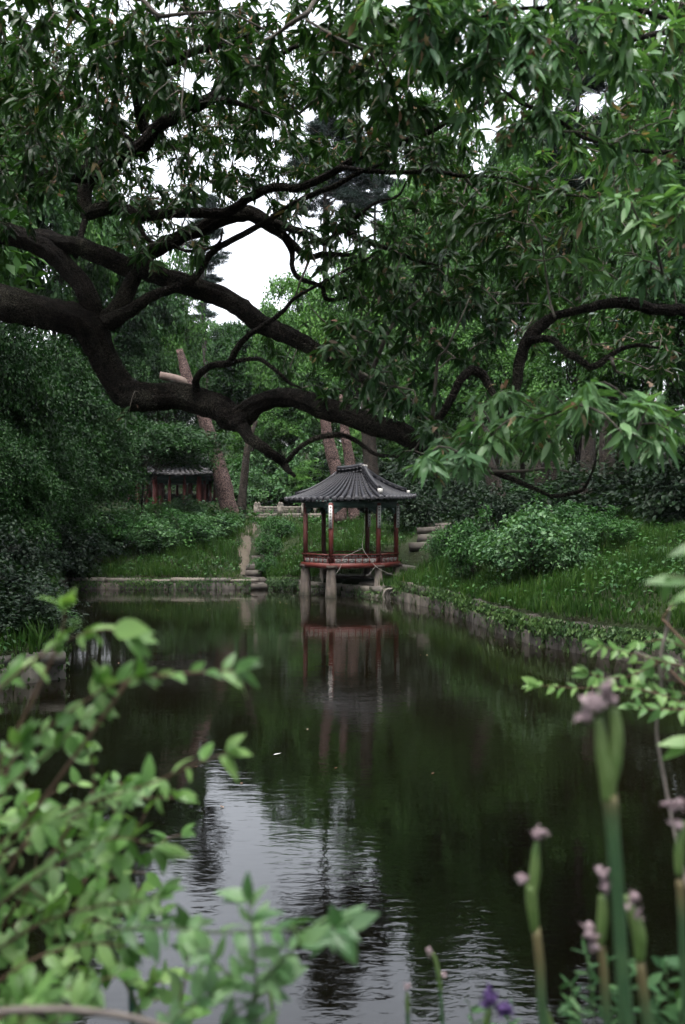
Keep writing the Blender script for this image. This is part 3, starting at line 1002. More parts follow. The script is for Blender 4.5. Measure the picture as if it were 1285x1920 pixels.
def make_pine(name, label, seed, H, R, tr, lo=.45):
    rng = np.random.default_rng(seed)
    root = thing(name, label, "pine tree")
    tb = MB(); lb = MB()
    sp = spline([(0, 0, -.4), (.2, .1, H * .3), (-.1, .2, H * .6), (.1, 0, H)], .5)
    tt = np.linspace(0, 1, len(sp)); tb.tube(sp, tr * (1 - .85 * tt), 9, .05, rng=rng)
    P, D, N = [], [], []
    for k in range(46):
        z = rng.uniform(lo, 1.0); a0 = sp[int(z * (len(sp) - 1))]
        a = rng.uniform(0, 2 * pi); L = R * (1.15 - z) / (1.15 - lo) * rng.uniform(.6, 1.1) + .3
        e = a0 + [L * cos(a), L * sin(a), rng.uniform(-.25, .25) * L]
        l = spline([a0, (a0 + e) / 2 + [0, 0, .15 * L], e], .3); tb.tube(l, np.linspace(tr * .22, .015, len(l)), 6, rng=rng)
        for q in range(9):
            t_ = rng.uniform(.4, 1.0); c = l[int(t_ * (len(l) - 1))] + rng.normal(0, .18, 3)
            n = 130
            d = rng.normal(0, 1, (n, 3)); d[:, 2] = np.abs(d[:, 2]) * .6
            r = rng.uniform(0, .5, (n, 1)) * norm(rng.normal(0, 1, (n, 3))) * [1.3, 1.3, .35]
            P.append(c + r); D.append(d); N.append(rng.normal(0, 1, (n, 3)))
    P = np.vstack(P); tb.build("trunk", M['bark_grey'], root, True)
    add_leaves(lb, P, np.vstack(D), np.vstack(N), rng.uniform(.16, .3, len(P)), .045, 0)
    lb.build("crown", M['needle'], root)
    return root


G_FAR = "woodland trees behind the pond"
protos = {
    'a': make_tree("broadleaf_tree", "", "tree", 11, 12, 4.0, .26, 85, 330, .26, 'far_a', 'bark_grey', .27, .25, group=G_FAR),
    'b': make_tree("broadleaf_tree", "", "tree", 12, 12, 4.2, .24, 85, 330, .25, 'far_b', 'bark_grey', .27, .2, group=G_FAR),
    'c': make_tree("broadleaf_tree", "", "tree", 13, 12, 3.6, .28, 75, 340, .26, 'far_d', 'bark_grey', .28, .3, group=G_FAR),
    'd': make_tree("broadleaf_tree", "", "tree", 14, 12, 4.6, .22, 90, 320, .25, 'far_a', 'bark_grey', .25, .12, group=G_FAR, multi=3),
}
used = set()
KIND_WORDS = {'a': "mid green", 'b': "pale green", 'c': "dark green", 'd': "many stemmed green"}


def place(kind, px, d, top, wpx, label, rz=None, base=None):
    x = (px - 642.5) / F * d; z0 = Tz(x, d) if base is None else base
    H = CAMZ - (top - 960) / F * d - z0
    R = {'a': 4.0, 'b': 4.2, 'c': 3.6, 'd': 4.6}[kind]
    s = H / 12.0; sw = (wpx / 2 / F * d) / R / 1.1
    rz = RNG.uniform(0, 6.28) if rz is None else rz
    lab = label
    if kind not in used:
        used.add(kind); o = protos[kind]
        o.location = (x, d, z0); o.rotation_euler = (0, 0, rz); o.scale = (sw, sw, s); o['label'] = lab
    else:
        o = dup(protos[kind], (x, d, z0), rz, (sw, sw, s), lab)
    return o


BG = [
    # far hazy hill wood
    ('c', 300, 112, 575, 150, "far dark tree on the hill left of the sky gap, behind the cut pine"),
    ('a', 372, 118, 600, 130, "far hazy tree on the hill above the two tiered pavilion"),
    ('c', 436, 122, 612, 130, "far bluish tree just right of the leaning pine trunk"),
    ('a', 505, 116, 618, 130, "far hazy tree seen over the stone bridge"),
    ('c', 575, 108, 590, 140, "far dark tree behind the pale crown above the bridge"),
    ('a', 660, 112, 560, 150, "far tree hidden mostly behind the pale crowns above the pavilion"),
    ('d', 225, 100, 640, 190, "hazy bushy tree on the far slope behind the left maples"),
    ('d', 330, 96, 660, 170, "hazy bushy tree on the far slope left of the leaning pine"),
    ('d', 415, 100, 650, 170, "hazy bushy tree on the far slope right of the leaning pine"),
    ('d', 500, 98, 655, 170, "hazy bushy tree on the far slope above the bridge"),
    ('d', 590, 94, 640, 180, "hazy bushy tree on the far slope above the left eave"),
    ('d', 690, 92, 620, 190, "hazy bushy tree on the far slope behind the pinkish trunks"),
    ('d', 790, 88, 600, 200, "hazy bushy tree on the far slope right of the pavilion"),
    ('d', 890, 84, 580, 200, "hazy bushy tree on the far slope behind the leaning dark trunk"),
    # middle wood
    ('b', 550, 70, 500, 175, "pale green crown just right of the bright sky gap"),
    ('b', 668, 66, 452, 210, "tall pale green tree straight above the red pavilion"),
    ('a', 770, 72, 392, 220, "tall green tree right of the pale crown above the pavilion"),
    ('d', 838, 60, 300, 240, "tall bushy tree behind the middle of the hanging branches"),
    ('a', 800, 66, 195, 190, "tall narrow crown behind the canopy right of the centre sky gap"),
    ('b', 815, 78, 372, 170, "palest high crown under the centre sky gap"),
    ('c', 930, 64, 270, 210, "tall dark tree left of the pine on the right"),
    ('a', 1015, 56, 205, 230, "very tall green tree beside the pine on the right"),
    ('d', 1160, 52, 190, 260, "broad many stemmed tree right of the pine"),
    ('a', 1255, 48, 90, 250, "tallest green tree at the right edge of the wood"),
    ('c', 1350, 40, -60, 300, "tall dark tree reaching out past the right edge"),
    ('b', 1190, 66, 160, 220, "pale high crown seen between the leaves at upper right"),
    ('c', 1080, 60, 420, 220, "dark round crown low behind the right limb"),
    # left wood
    ('d', 300, 66, 440, 170, "bushy tree behind the fork of the big trunk"),
    ('c', 215, 60, 370, 210, "dark tree behind the elbow of the left limb"),
    ('a', 105, 56, 170, 240, "green tree filling the left behind the trunk"),
    ('c', 0, 50, 90, 270, "dark tree at the left edge behind the trunk"),
    ('a', -90, 44, 60, 280, "tree mostly cut off by the left edge of the photo"),
    # understorey
    ('c', 448, 66, 600, 140, "dark tree filling the bottom of the sky gap behind the leaning pine"),
    ('a', 525, 64, 575, 120, "green tree at the lower right corner of the sky gap"),
    ('b', 478, 62, 770, 110, "small bright tree beyond the bridge left of the pavilion roof"),
    ('a', 545, 60, 735, 150, "layered small tree above the bridge and pavilion roof"),
    ('d', 590, 64, 650, 180, "spreading tree above the left end of the pavilion roof"),
    ('a', 410, 72, 760, 120, "small tree between the leaning pine and the two tiered pavilion"),
    ('b', 590, 55, 860, 90, "low pale tree right above the pavilion's left eave"),
    ('a', 800, 52, 700, 150, "green small tree behind the pavilion's right eave"),
    ('a', 880, 50, 610, 190, "leafy tree on the bank behind the hanging chestnut sprays"),
    ('a', 980, 50, 640, 190, "green tree over the right bank between the two trunks"),
    ('d', 1090, 45, 560, 230, "bushy green tree over the right bank"),
    ('a', 1210, 42, 520, 230, "green tree above the dark bushes at right"),
    ('c', 1300, 36, 430, 220, "dark tree at the right edge above the grass slope"),
    ('b', 700, 58, 760, 120, "pale small tree right behind the pavilion ridge"),
]
for b_ in BG:
    place(*b_)

# maples hanging over the left bank
G_MAP = "maples over the left bank"
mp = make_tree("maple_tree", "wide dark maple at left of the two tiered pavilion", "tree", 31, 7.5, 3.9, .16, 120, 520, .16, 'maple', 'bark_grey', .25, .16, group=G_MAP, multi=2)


def put_maple(o, px, d, top, wpx, lab, first=False, sink=0.0):
    x = (px - 642.5) / F * d; z0 = Tz(x, d) - sink
    H = CAMZ - (top - 960) / F * d - z0
    s = H / 7.5; sw = (wpx / 2 / F * d) / 3.9 / 1.1
    rz = RNG.uniform(0, 6.28)
    if first:
        o.location = (x, d, z0); o.rotation_euler = (0, 0, rz); o.scale = (sw, sw, s)
        return o
    return dup(o, (x, d, z0), rz, (sw, sw, s), lab)


put_maple(mp, 150, 44.0, 780, 250, "", True)
put_maple(mp, 120, 42.5, 720, 260, "dark maple in the middle of the left bank below the trunk")
mh = make_tree("maple_tree", "thin stemmed maple whose leaf layers cross the roof of the two tiered pavilion", "tree", 32, 7.5, 3.9, .1, 66, 520, .15, 'maple', 'bark_grey', .25, .52, group=G_MAP, multi=2)
put_maple(mh, 262, 47.0, 785, 330, "", True)
put_maple(mp, 70, 40, 640, 330, "taller dark maple at left under the big trunk")
put_maple(mp, -40, 33, 560, 330, "shadowy maple cut off by the left edge of the photo")
put_maple(mp, 60, 35, 800, 260, "low dark maple over the far left corner of the pond")
put_maple(mp, -20, 25, 800, 260, "nearest dark maple hanging low at the left edge")
put_maple(mp, 200, 60, 590, 240, "maple high behind the lower bend of the trunk")
put_maple(mp, 255, 70, 560, 250, "maple behind the stump of the cut pine")

# the wood goes on all round the pond: trees outside the picture that close off the light
for k_, (x_, y_, H_, W_) in enumerate([(-7, -7, 15, 5), (0, -10, 17, 5.5), (7, -7, 15, 5), (-12, -1, 16, 5), (12.5, 0, 16, 5), (-14, 8, 17, 5), (15.5, 9, 17, 5.2), (-15.5, 17, 17, 5),
                                     (16, 18, 17, 5), (-17, 26, 18, 5.5), (18, 27, 19, 5.5), (-20, 36, 19, 6), (21, 37, 20, 6), (-5, -16, 19, 6), (6, -17, 19, 6), (-16, -9, 18, 6), (16, -9, 18, 6)]):
    kk_ = 'acd'[k_ % 3]
    dup(protos[kk_], (x_, y_, Tz(x_, y_)), k_ * 1.3, (W_ / 3.4, W_ / 3.4, H_ * 1.35 / 12), "tall tree of the surrounding wood, outside the picture", "trees round the pond outside the picture")

# pines
pn = make_pine("pine_tree", "tall dark pine with bare trunk at upper right", 41, 24, 3.2, .36, .5)
x_ = (1085 - 642.5) / F * 50; pn.location = (x_, 50, Tz(x_, 50)); pn.scale = (1, 1, (CAMZ + 930 / F * 50 - Tz(x_, 50)) / 24)
pn['group'] = "pines"
dup(pn, ((385 - 642.5) / F * 92, 92, Tz(-12.7, 92)), 1.0, (1, 1, .98), "distant pine whose boughs poke into the left of the sky gap", "pines")
dup(pn, ((1030 - 642.5) / F * 58, 58, Tz(12, 58)), 2.0, (1, 1, .86), "dark pine just left of the tall one", "pines")

hpn = make_pine("pine_tree", "very tall pine whose thin crown stands behind the canopy above the sky gap", 42, 24, 3.4, .3, .74)
x_ = (612 - 642.5) / F * 74; hpn.location = (x_, 74, Tz(x_, 74)); hpn['group'] = "pines"
hs_ = (CAMZ + 775 / F * 74 - Tz(x_, 74)) / 24; hpn.scale = (1.25, 1.25, hs_)
x_ = (705 - 642.5) / F * 80
dup(hpn, (x_, 80, Tz(x_, 80)), 2.2, (.9, .9, (CAMZ + 715 / F * 80 - Tz(x_, 80)) / 24), "second tall pine with a thin crown, right of the very tall one", "pines")

# leaning broken pine
lp = thing("leaning_pine", "leaning red barked pine trunk with a sawn off pale limb near its top", "tree", (*at(432, 0, 50)[:2], Tz(-5.6, 50)))
tb = MB()
pts = [(436, 985, 50, 36), (430, 955, 50, 33), (418, 905, 50, 30), (402, 845, 50, 27), (385, 790, 50, 24), (366, 745, 50, 22), (352, 712, 50, 21), (343, 680, 50, 17), (337, 655, 50, 12)]
sp = spline([[*at(a, b, c), w / 2 / F * c] for a, b, c, w in pts], .25)
tb.tube(sp[:, :3], sp[:, 3], 12, .05)
tb.build("trunk", M['bark_pine'], lp, True)
tb = MB(); sp = spline([[*at(a, b, c), w / 2 / F * c] for a, b, c, w in [(356, 722, 50, 20), (340, 715, 49.8, 19), (322, 709, 49.6, 17), (300, 704, 49.4, 15)]], .15)
tb.tube(sp[:, :3], sp[:, 3], 10, .06)
tb.build("sawn_limb", M['wood_cut'], lp, True)


def trunk_only(label, pts, bark, seed, name="tree_trunk", lump=.05):
    sp = spline([[*at(a, b, c), w / 2 / F * c] for a, b, c, w in pts], .25)
    o = sp[0, :3]
    mb = MB(); mb.tube(sp[:, :3] - o, sp[:, 3], 10, lump, rng=np.random.default_rng(seed))
    ob = mb.build(name, M[bark], None, True); ob.location = [float(v) for v in o]
    return tag(ob, label, "tree trunk", "bare trunks seen under the leaves")


trunk_only("slender grey trunk just right of the leaning pine", [(452, 985, 50.5, 20), (455, 930, 50.5, 17), (460, 880, 50.5, 15), (466, 830, 50.5, 12), (480, 790, 51, 8)], 'bark_grey', 1)
trunk_only("thin grey trunk far behind, right of the slender trunk", [(480, 960, 60, 12), (476, 880, 60, 10), (472, 800, 60, 8)], 'bark_grey', 2)
trunk_only("left of two thin dark trunks above the two tiered pavilion", [(272, 860, 62, 13), (266, 800, 62, 12), (262, 740, 62, 10)], 'bark_grey', 3)
trunk_only("right of two thin dark trunks above the two tiered pavilion", [(286, 860, 62, 14), (283, 800, 62, 13), (278, 730, 62, 11)], 'bark_grey', 4)
trunk_only("thick pinkish trunk rising left behind the pavilion ridge", [(640, 980, 46, 26), (634, 900, 46, 25), (622, 850, 46, 24), (612, 800, 46, 21), (606, 740, 46, 16)], 'bark_pine', 5)
trunk_only("thick pinkish trunk rising right behind the pavilion ridge", [(664, 980, 47, 22), (661, 900, 47, 21), (654, 850, 47, 20), (647, 810, 47, 17), (642, 740, 47, 12)], 'bark_pine', 6)
trunk_only("broad dark trunk behind the right end of the pavilion ridge", [(700, 980, 48, 32), (696, 880, 48, 29), (690, 800, 48, 26), (686, 700, 48, 20)], 'bark_grey', 7)
trunk_only("leaning dark trunk on the bank right of the pavilion", [(948, 985, 40, 34), (936, 940, 40, 30), (922, 890, 40, 27), (905, 830, 40, 24), (890, 760, 40, 18)], 'bark_grey', 8)
trunk_only("slim leaning trunk right of the leaning dark trunk", [(1030, 980, 42, 24), (1018, 930, 42, 20), (1008, 890, 42, 17), (1000, 830, 42, 14)], 'bark_grey', 9)
trunk_only("thin curved trunk behind the drooping branch", [(1056, 960, 44, 14), (1046, 920, 44, 12), (1038, 880, 44, 11), (1040, 830, 44, 9)], 'bark_grey', 10)
trunk_only("dark upright trunk over the bushes at right", [(1100, 980, 40, 34), (1101, 920, 40, 30), (1103, 860, 40, 27), (1106, 780, 40, 22)], 'bark_grey', 11)
trunk_only("rough broad trunk beside the dark upright trunk", [(1142, 980, 41, 36), (1140, 920, 41, 31), (1138, 860, 41, 28), (1135, 780, 41, 22)], 'bark_grey', 12)
trunk_only("thin reddish trunk far right behind the bushes", [(1176, 960, 50, 16), (1174, 900, 50, 13), (1172, 840, 50, 11)], 'bark_pine', 13)

# ------------------------------------------------------------------ shrubs on the banks
def make_shrub(name, label, cat, seed, H, R, npads, nl, leaf, lm, group):
    rng = np.random.default_rng(seed)
    root = thing(name, label, cat, (0, 0, 0), group)
    pads = crown_pads(rng, npads, R, R, H * .5, (0, 0, H * .5), -.8)
    pads = pads * (1 + .16 * np.sin(pads[:, :1] * 3.1 + seed) + rng.normal(0, .09, (len(pads), 1)))
    sb = MB()
    for p in pads[:14]:
        l = spline([(rng.normal(0, .06), rng.normal(0, .06), -.1), p * [.4, .4, .6], p], .12); sb.tube(l, np.linspace(.018, .005, len(l)), 5, rng=rng)
    sb.build("stem", M['bark_grey'], root)
    lb = MB(); pad_leaves(lb, rng, pads, .33 * R, .08 * R, nl, leaf, 1)
    lb.build("foliage", M[lm], root)
    return root


G_SH = "shrubs on the banks"
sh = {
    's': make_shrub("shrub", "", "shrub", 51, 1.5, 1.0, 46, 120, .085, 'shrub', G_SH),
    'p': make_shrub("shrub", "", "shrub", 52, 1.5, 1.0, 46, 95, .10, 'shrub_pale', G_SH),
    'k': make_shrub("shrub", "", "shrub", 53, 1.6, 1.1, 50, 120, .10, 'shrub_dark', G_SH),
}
first_sh = set()


def shrub(kind, px, d, wpx, hpx, label, dz=0.0):
    x = (px - 642.5) / F * d; z = Tz(x, d) + dz
    s = wpx / 2 / F * d / 1.1; h = hpx / F * d / 1.6
    if kind not in first_sh:
        first_sh.add(kind); o = sh[kind]; o.location = (x, d, z); o.scale = (s, s, h); o['label'] = label
        return o
    return dup(sh[kind], (x, d, z), RNG.uniform(0, 6.28), (s, s, h), label)


for a in [
    ('s', 890, 30.5, 130, 120, "dense round shrub at the left of the right bank's bushes"),
    ('p', 1005, 26.5, 190, 130, "large pale leaved shrub in the middle of the right grass slope"),
    ('p', 1070, 25.5, 110, 90, "small pale shrub at the right foot of the large pale one"),
    ('s', 945, 28.5, 130, 110, "green shrub between the dense and the pale shrub"),
    ('k', 875, 42.5, 110, 90, "dark shrub beside the top of the stone steps"),
    ('k', 775, 42, 110, 90, "dark shrub behind the pavilion's right column"),
    ('k', 1010, 38, 200, 65, "dark shrub behind the pale shrub on the right bank"),
    ('k', 1130, 35, 220, 105, "big dark bush below the dark upright trunk"),
    ('k', 1230, 33, 230, 130, "big dark bush at the right above the grass slope"),
    ('k', 1320, 30, 240, 190, "big dark bush cut off by the right edge"),
    ('s', 310, 43.5, 120, 60, "low green shrub on the crest of the left mound"),
    ('s', 345, 42, 130, 70, "leafy shrub in the middle of the left mound"),
    ('p', 300, 41.3, 100, 55, "pale leaved shrub on the left mound"),
    ('p', 395, 44, 100, 45, "small pale shrub near the right of the left mound"),
    ('s', 240, 41.5, 130, 75, "green shrub at the left of the mound below the maple"),
    ('p', 345, 46.5, 80, 50, "pale sprig like shrub in front of the red columns"),
    ('s', 505, 42, 60, 60, "fern like shrub right of the narrow stone steps"),
    ('s', 500, 40.2, 50, 55, "low leafy shrub at the foot of the narrow stone steps"),
    ('s', 525, 45, 80, 50, "shrub under the bridge arch"),
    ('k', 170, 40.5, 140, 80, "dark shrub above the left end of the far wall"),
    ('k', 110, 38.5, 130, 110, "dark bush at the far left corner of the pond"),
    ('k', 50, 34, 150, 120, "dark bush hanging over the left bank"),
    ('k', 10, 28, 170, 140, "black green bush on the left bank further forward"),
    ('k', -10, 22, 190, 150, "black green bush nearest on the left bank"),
    ('s', 40, 19.5, 150, 60, "low leafy growth on top of the nearest left wall"),
    ('s', 610, 52, 110, 70, "shrub behind the pavilion seen between its left columns"),
    ('p', 470, 56, 90, 60, "pale shrub beyond the bridge's left post"),
    ('p', 545, 57, 120, 70, "pale shrub above the middle of the bridge"),
    ('k', 880, 46, 160, 70, "dark shrub under the leaning dark trunk"),
    ('k', 60, 21, 170, 90, "low black green bush by the nearest left wall"),
    ('k', -20, 19.5, 200, 110, "black green bush cut by the left edge above the nearest wall"),
    ('s', 1140, 29, 120, 60, "low spreading shrub high on the right grass slope"),
    ('k', 15, 18.7, 190, 90, "black green bush on top of the nearest left wall at the photo's edge"),
    ('k', 90, 18.9, 120, 60, "low dark bush at the corner of the nearest left wall"),
    ('s', 1125, 27.5, 130, 75, "low green shrub right of the small pale shrub"),
    ('s', 1050, 31, 170, 95, "green shrub behind the large pale leaved shrub"),
    ('k', 925, 34, 150, 110, "dark shrub behind the dense round one on the right bank"),
    ('s', 838, 34.5, 90, 70, "leafy shrub between the wide stone steps and the dense round shrub"),
    ('k', 650, 55, 150, 90, "dark shrub behind the pavilion seen between its middle columns"),
    ('k', 730, 50, 170, 120, "dark shrub behind the right end of the pavilion roof"),
    ('k', 830, 48, 190, 130, "dark thicket above the top of the stone steps"),
    ('s', 440, 58, 110, 90, "green shrub behind the slender grey trunk"),
    ('p', 500, 60, 120, 100, "pale bush behind the bridge balustrade, nearer its left post"),
    ('p', 590, 58, 120, 120, "pale bush behind the left eave of the pavilion"),
    ('k', 930, 43, 170, 60, "dark thicket at the foot of the leaning dark trunk"),
    ('s', 1060, 41, 170, 70, "green thicket under the drooping branch"),
    ('s', 420, 45, 70, 40, "small shrub at the top end of the left mound near the leaning pine"),
    ('p', 260, 42.5, 90, 55, "pale shrub at the left shoulder of the mound"),
    ('s', 985, 45, 130, 50, "green shrub between the trunks on the right bank"),
]:
    shrub(*a)

# ------------------------------------------------------------------ grass and creepers (nobody could count them)
def scatter_grass():
    rng = np.random.default_rng(61)
    n = 420000
    x = rng.uniform(-12, 15, n); y = rng.uniform(14, 52, n)
    sd = sdist(x, y)
    px = 642.5 + x / y * F
    keep = (sd > .12) & (sd < 13) & (px > -60) & (px < 1340)
    dens = np.where(sd < 8, 1, .5) * np.clip(28.0 / y, .35, 1.0) * np.where(sd < .6, 2.2, 1)
    clump = .5 + .5 * np.sin(x * 1.9 + 2 * np.sin(y * .8)) * np.sin(y * 1.6 + 1.5 * np.sin(x * 1.1))
    keep &= rng.uniform(0, 1, n) < dens * (.45 + .7 * clump)
    keep &= ~((np.hypot((x - .7) / 1.1, y - 37) < 1.9))
    for s, ex in ((SL, .45), (SR, 1.0)):
        for p in s:
            keep &= np.hypot(x - p[0], (y - p[1] + .3) * .8) > ex
    for p in er:
        keep &= (np.hypot((x - p[0]) * 1.6, (y - p[1]) * .7) > .5) | (rng.uniform(0, 1, n) < .12)
    keep &= ~((x < -4.6) & (y < 30) & (rng.uniform(0, 1, n) < .55))
    keep &= ~((x > bx0 - .5) & (x < bx1 + .5) & (y > 49.5))
    x, y, clump, sd = x[keep], y[keep], clump[keep], sd[keep]
    z = T(x, y, True)
    m = len(x)
    a = rng.uniform(0, 2 * pi, m)
    tall = (.12 + .19 * clump) * rng.uniform(.5, 1.5, m)
    D = np.stack([np.cos(a) * .5, np.sin(a) * .5 - .12, np.ones(m)], -1) + rng.normal(0, .15, (m, 3))
    N = np.stack([-np.cos(a), -np.sin(a), np.full(m, .5)], -1)
    mb = MB()
    broad = (sd < 2.2) & (rng.uniform(0, 1, m) < .55 - .2 * sd) | (rng.uniform(0, 1, m) < .06)
    D = np.where(broad[:, None], D * [1.9, 1.9, .75], D)
    wd = np.where(broad, rng.uniform(.03, .055, m), rng.uniform(.010, .022, m))
    tall = np.where(broad, tall * .8, tall) * (1 + .5 * np.sin(x * .7 + y * .45) * np.sin(y * .9 - x * .3))
    z = z + np.where(sd < .4, .05, 0)
    add_leaves(mb, np.stack([x, y, z - .02], -1), D, -N, tall * 1.25, wd, 1, np.where(broad, .95, .5), .1)
    return mb


tag(scatter_grass().build("grass", M['grass']), "long green grass on the banks", "grass", kind='stuff')


def undergrowth():
    rng = np.random.default_rng(63)
    n = 90000
    y = 40 + 75 * rng.uniform(0, 1, n) ** 1.4; x = rng.uniform(-.42, .42, n) * y
    sd = sdist(x, y)
    g = .5 + .5 * np.sin(x * .8 + 1.7 * np.sin(y * .33)) * np.sin(y * .7 + 1.3 * np.sin(x * .5))
    keep = (sd > 8) & (rng.uniform(0, 1, n) < .25 + .85 * g) & ~((x > bx0 - .6) & (x < bx1 + .6) & (np.abs(y - 50.5) < 1.6)) & (np.hypot(x - hc[0], y - hc[1]) > 3.2)
    keep &= np.hypot(x + 3.3 - .02 * (y - 38), 0) > .7
    x, y, g = x[keep], y[keep], g[keep]; m = len(x)
    z = T(x, y, True) + rng.uniform(0, 1, m) ** 1.3 * (.15 + 1.1 * g * np.clip((y - 44) / 12, .1, 1))
    D = rng.normal(0, 1, (m, 3)) * [1, 1, .5]; N = np.array([0, 0, 1.0]) + rng.normal(0, .45, (m, 3))
    L = rng.uniform(.12, .3, m)
    mb = MB(); add_leaves(mb, np.stack([x, y, z], -1), D, N, L, L * .6, 0)
    return mb


tag(undergrowth().build("undergrowth", M['far_d']), "low leafy undergrowth on the floor of the wood", "undergrowth", kind='stuff')


def creepers():
    rng = np.random.default_rng(62)
    mb = MB()
    for ids, zt_, dn in (((11, 10), .42, 700), ((7, 6), .45, 1100), ((5, 4, 3, 2, 1, 0, 25, 24), .62, 760), ((6, 5), .3, 160), ((18, 17, 16, 15, 14, 13, 12), .5, 350)):
        for i0, i1 in zip(ids[:-1], ids[1:]):
            a, b = POND[i0], POND[i1]; L = np.linalg.norm(b - a); n = int(L * dn)
            t = rng.uniform(0, 1, n)
            g = .5 + .5 * np.sin(t * L * 2.1 + i0) * np.sin(t * L * .73 + 2 * i0)
            t = t[rng.uniform(0, 1, n) < g ** 1.5 + .08]; n = len(t)
            tv = (b - a) / L; nv = np.array([-tv[1], tv[0]])
            hgt = zt_ + .05 - np.abs(rng.normal(0, .2, n)); hgt = np.maximum(hgt, .05)
            p = a + (b - a) * t[:, None] - nv * (rng.uniform(.0, .09, n))[:, None] + nv * np.where(hgt > zt_ - .06, .12, 0)[:, None]
            P = np.stack([p[:, 0], p[:, 1], hgt], -1)
            D = np.stack([tv[0] * rng.normal(0, .6, n), tv[1] * rng.normal(0, .6, n), -np.ones(n)], -1) - np.array([nv[0], nv[1], 0]) * .5 + rng.normal(0, .3, (n, 3))
            N = -np.array([nv[0], nv[1], 0]) + np.array([0, 0, .8]) + rng.normal(0, .4, (n, 3))
            Ls = rng.uniform(.05, .12, n)
            add_leaves(mb, P, D, N, Ls, Ls * .6, 0)
    return mb


def herbs():
    rng = np.random.default_rng(64)
    n = 4600
    x = rng.uniform(-12, 13, n); y = rng.uniform(17, 50, n); sd = sdist(x, y)
    g = np.sin(x * .9 + 2 * np.sin(y * .5)) * np.sin(y * .8 + 1.5 * np.sin(x * .7))
    keep = (sd > .3) & (sd < 12) & (g > rng.uniform(-.9, .5, n)) & (np.hypot((x - .7) / 1.1, y - 37) > 1.9) & ~((x > bx0 - .5) & (x < bx1 + .5) & (y > 49.3))
    for s_ in (SL, SR):
        for p in s_:
            keep &= np.hypot(x - p[0], y - p[1]) > .6
    x, y = x[keep], y[keep]; z = T(x, y, True); mb = MB()
    for xx, yy, zz in zip(x, y, z):
        q = rng.integers(10, 26); R = rng.uniform(.12, .34); a = rng.uniform(0, 2 * pi, q); r = R * np.sqrt(rng.uniform(0, 1, q))
        P = np.stack([xx + r * np.cos(a), yy + r * np.sin(a), zz + rng.uniform(.05, .38, q) * (1.3 - r / R)], -1)
        D = np.stack([np.cos(a), np.sin(a), rng.normal(.1, .4, q)], -1); N = np.array([0, 0, 1.0]) + rng.normal(0, .4, (q, 3))
        L = rng.uniform(.07, .16, q); add_leaves(mb, P, D, N, L, L * .5, 1, .3)
    return mb


tag(herbs().build("herbs", M['shrub']), "leafy weeds growing through the grass of the banks", "weeds", kind='stuff')
rb_ = np.random.default_rng(65); n_ = 130
fx = rb_.uniform(-8, 6, n_); fy = np.where(rb_.uniform(0, 1, n_) < .75, rb_.uniform(30, 38.4, n_), rb_.uniform(8, 30, n_))
ok_ = sdist(fx, fy) < -.15; fx, fy = fx[ok_], fy[ok_]; mb = MB()
add_leaves(mb, np.stack([fx, fy, np.full(len(fx), .006)], -1), np.concatenate([rb_.normal(0, 1, (len(fx), 2)), np.zeros((len(fx), 1))], 1), np.array([0, 0, 1.0]) + rb_.normal(0, .05, (len(fx), 3)), rb_.uniform(.03, .08, len(fx)), .03, 1, -.08, .1)
tag(mb.build("floating_bits", M['dry']), "small fallen leaves and husks floating on the pond", "litter", kind='stuff')


tag(creepers().build("creepers", M['ivy']), "small leaved creepers trailing over the stone walls", "ground cover", kind='stuff')

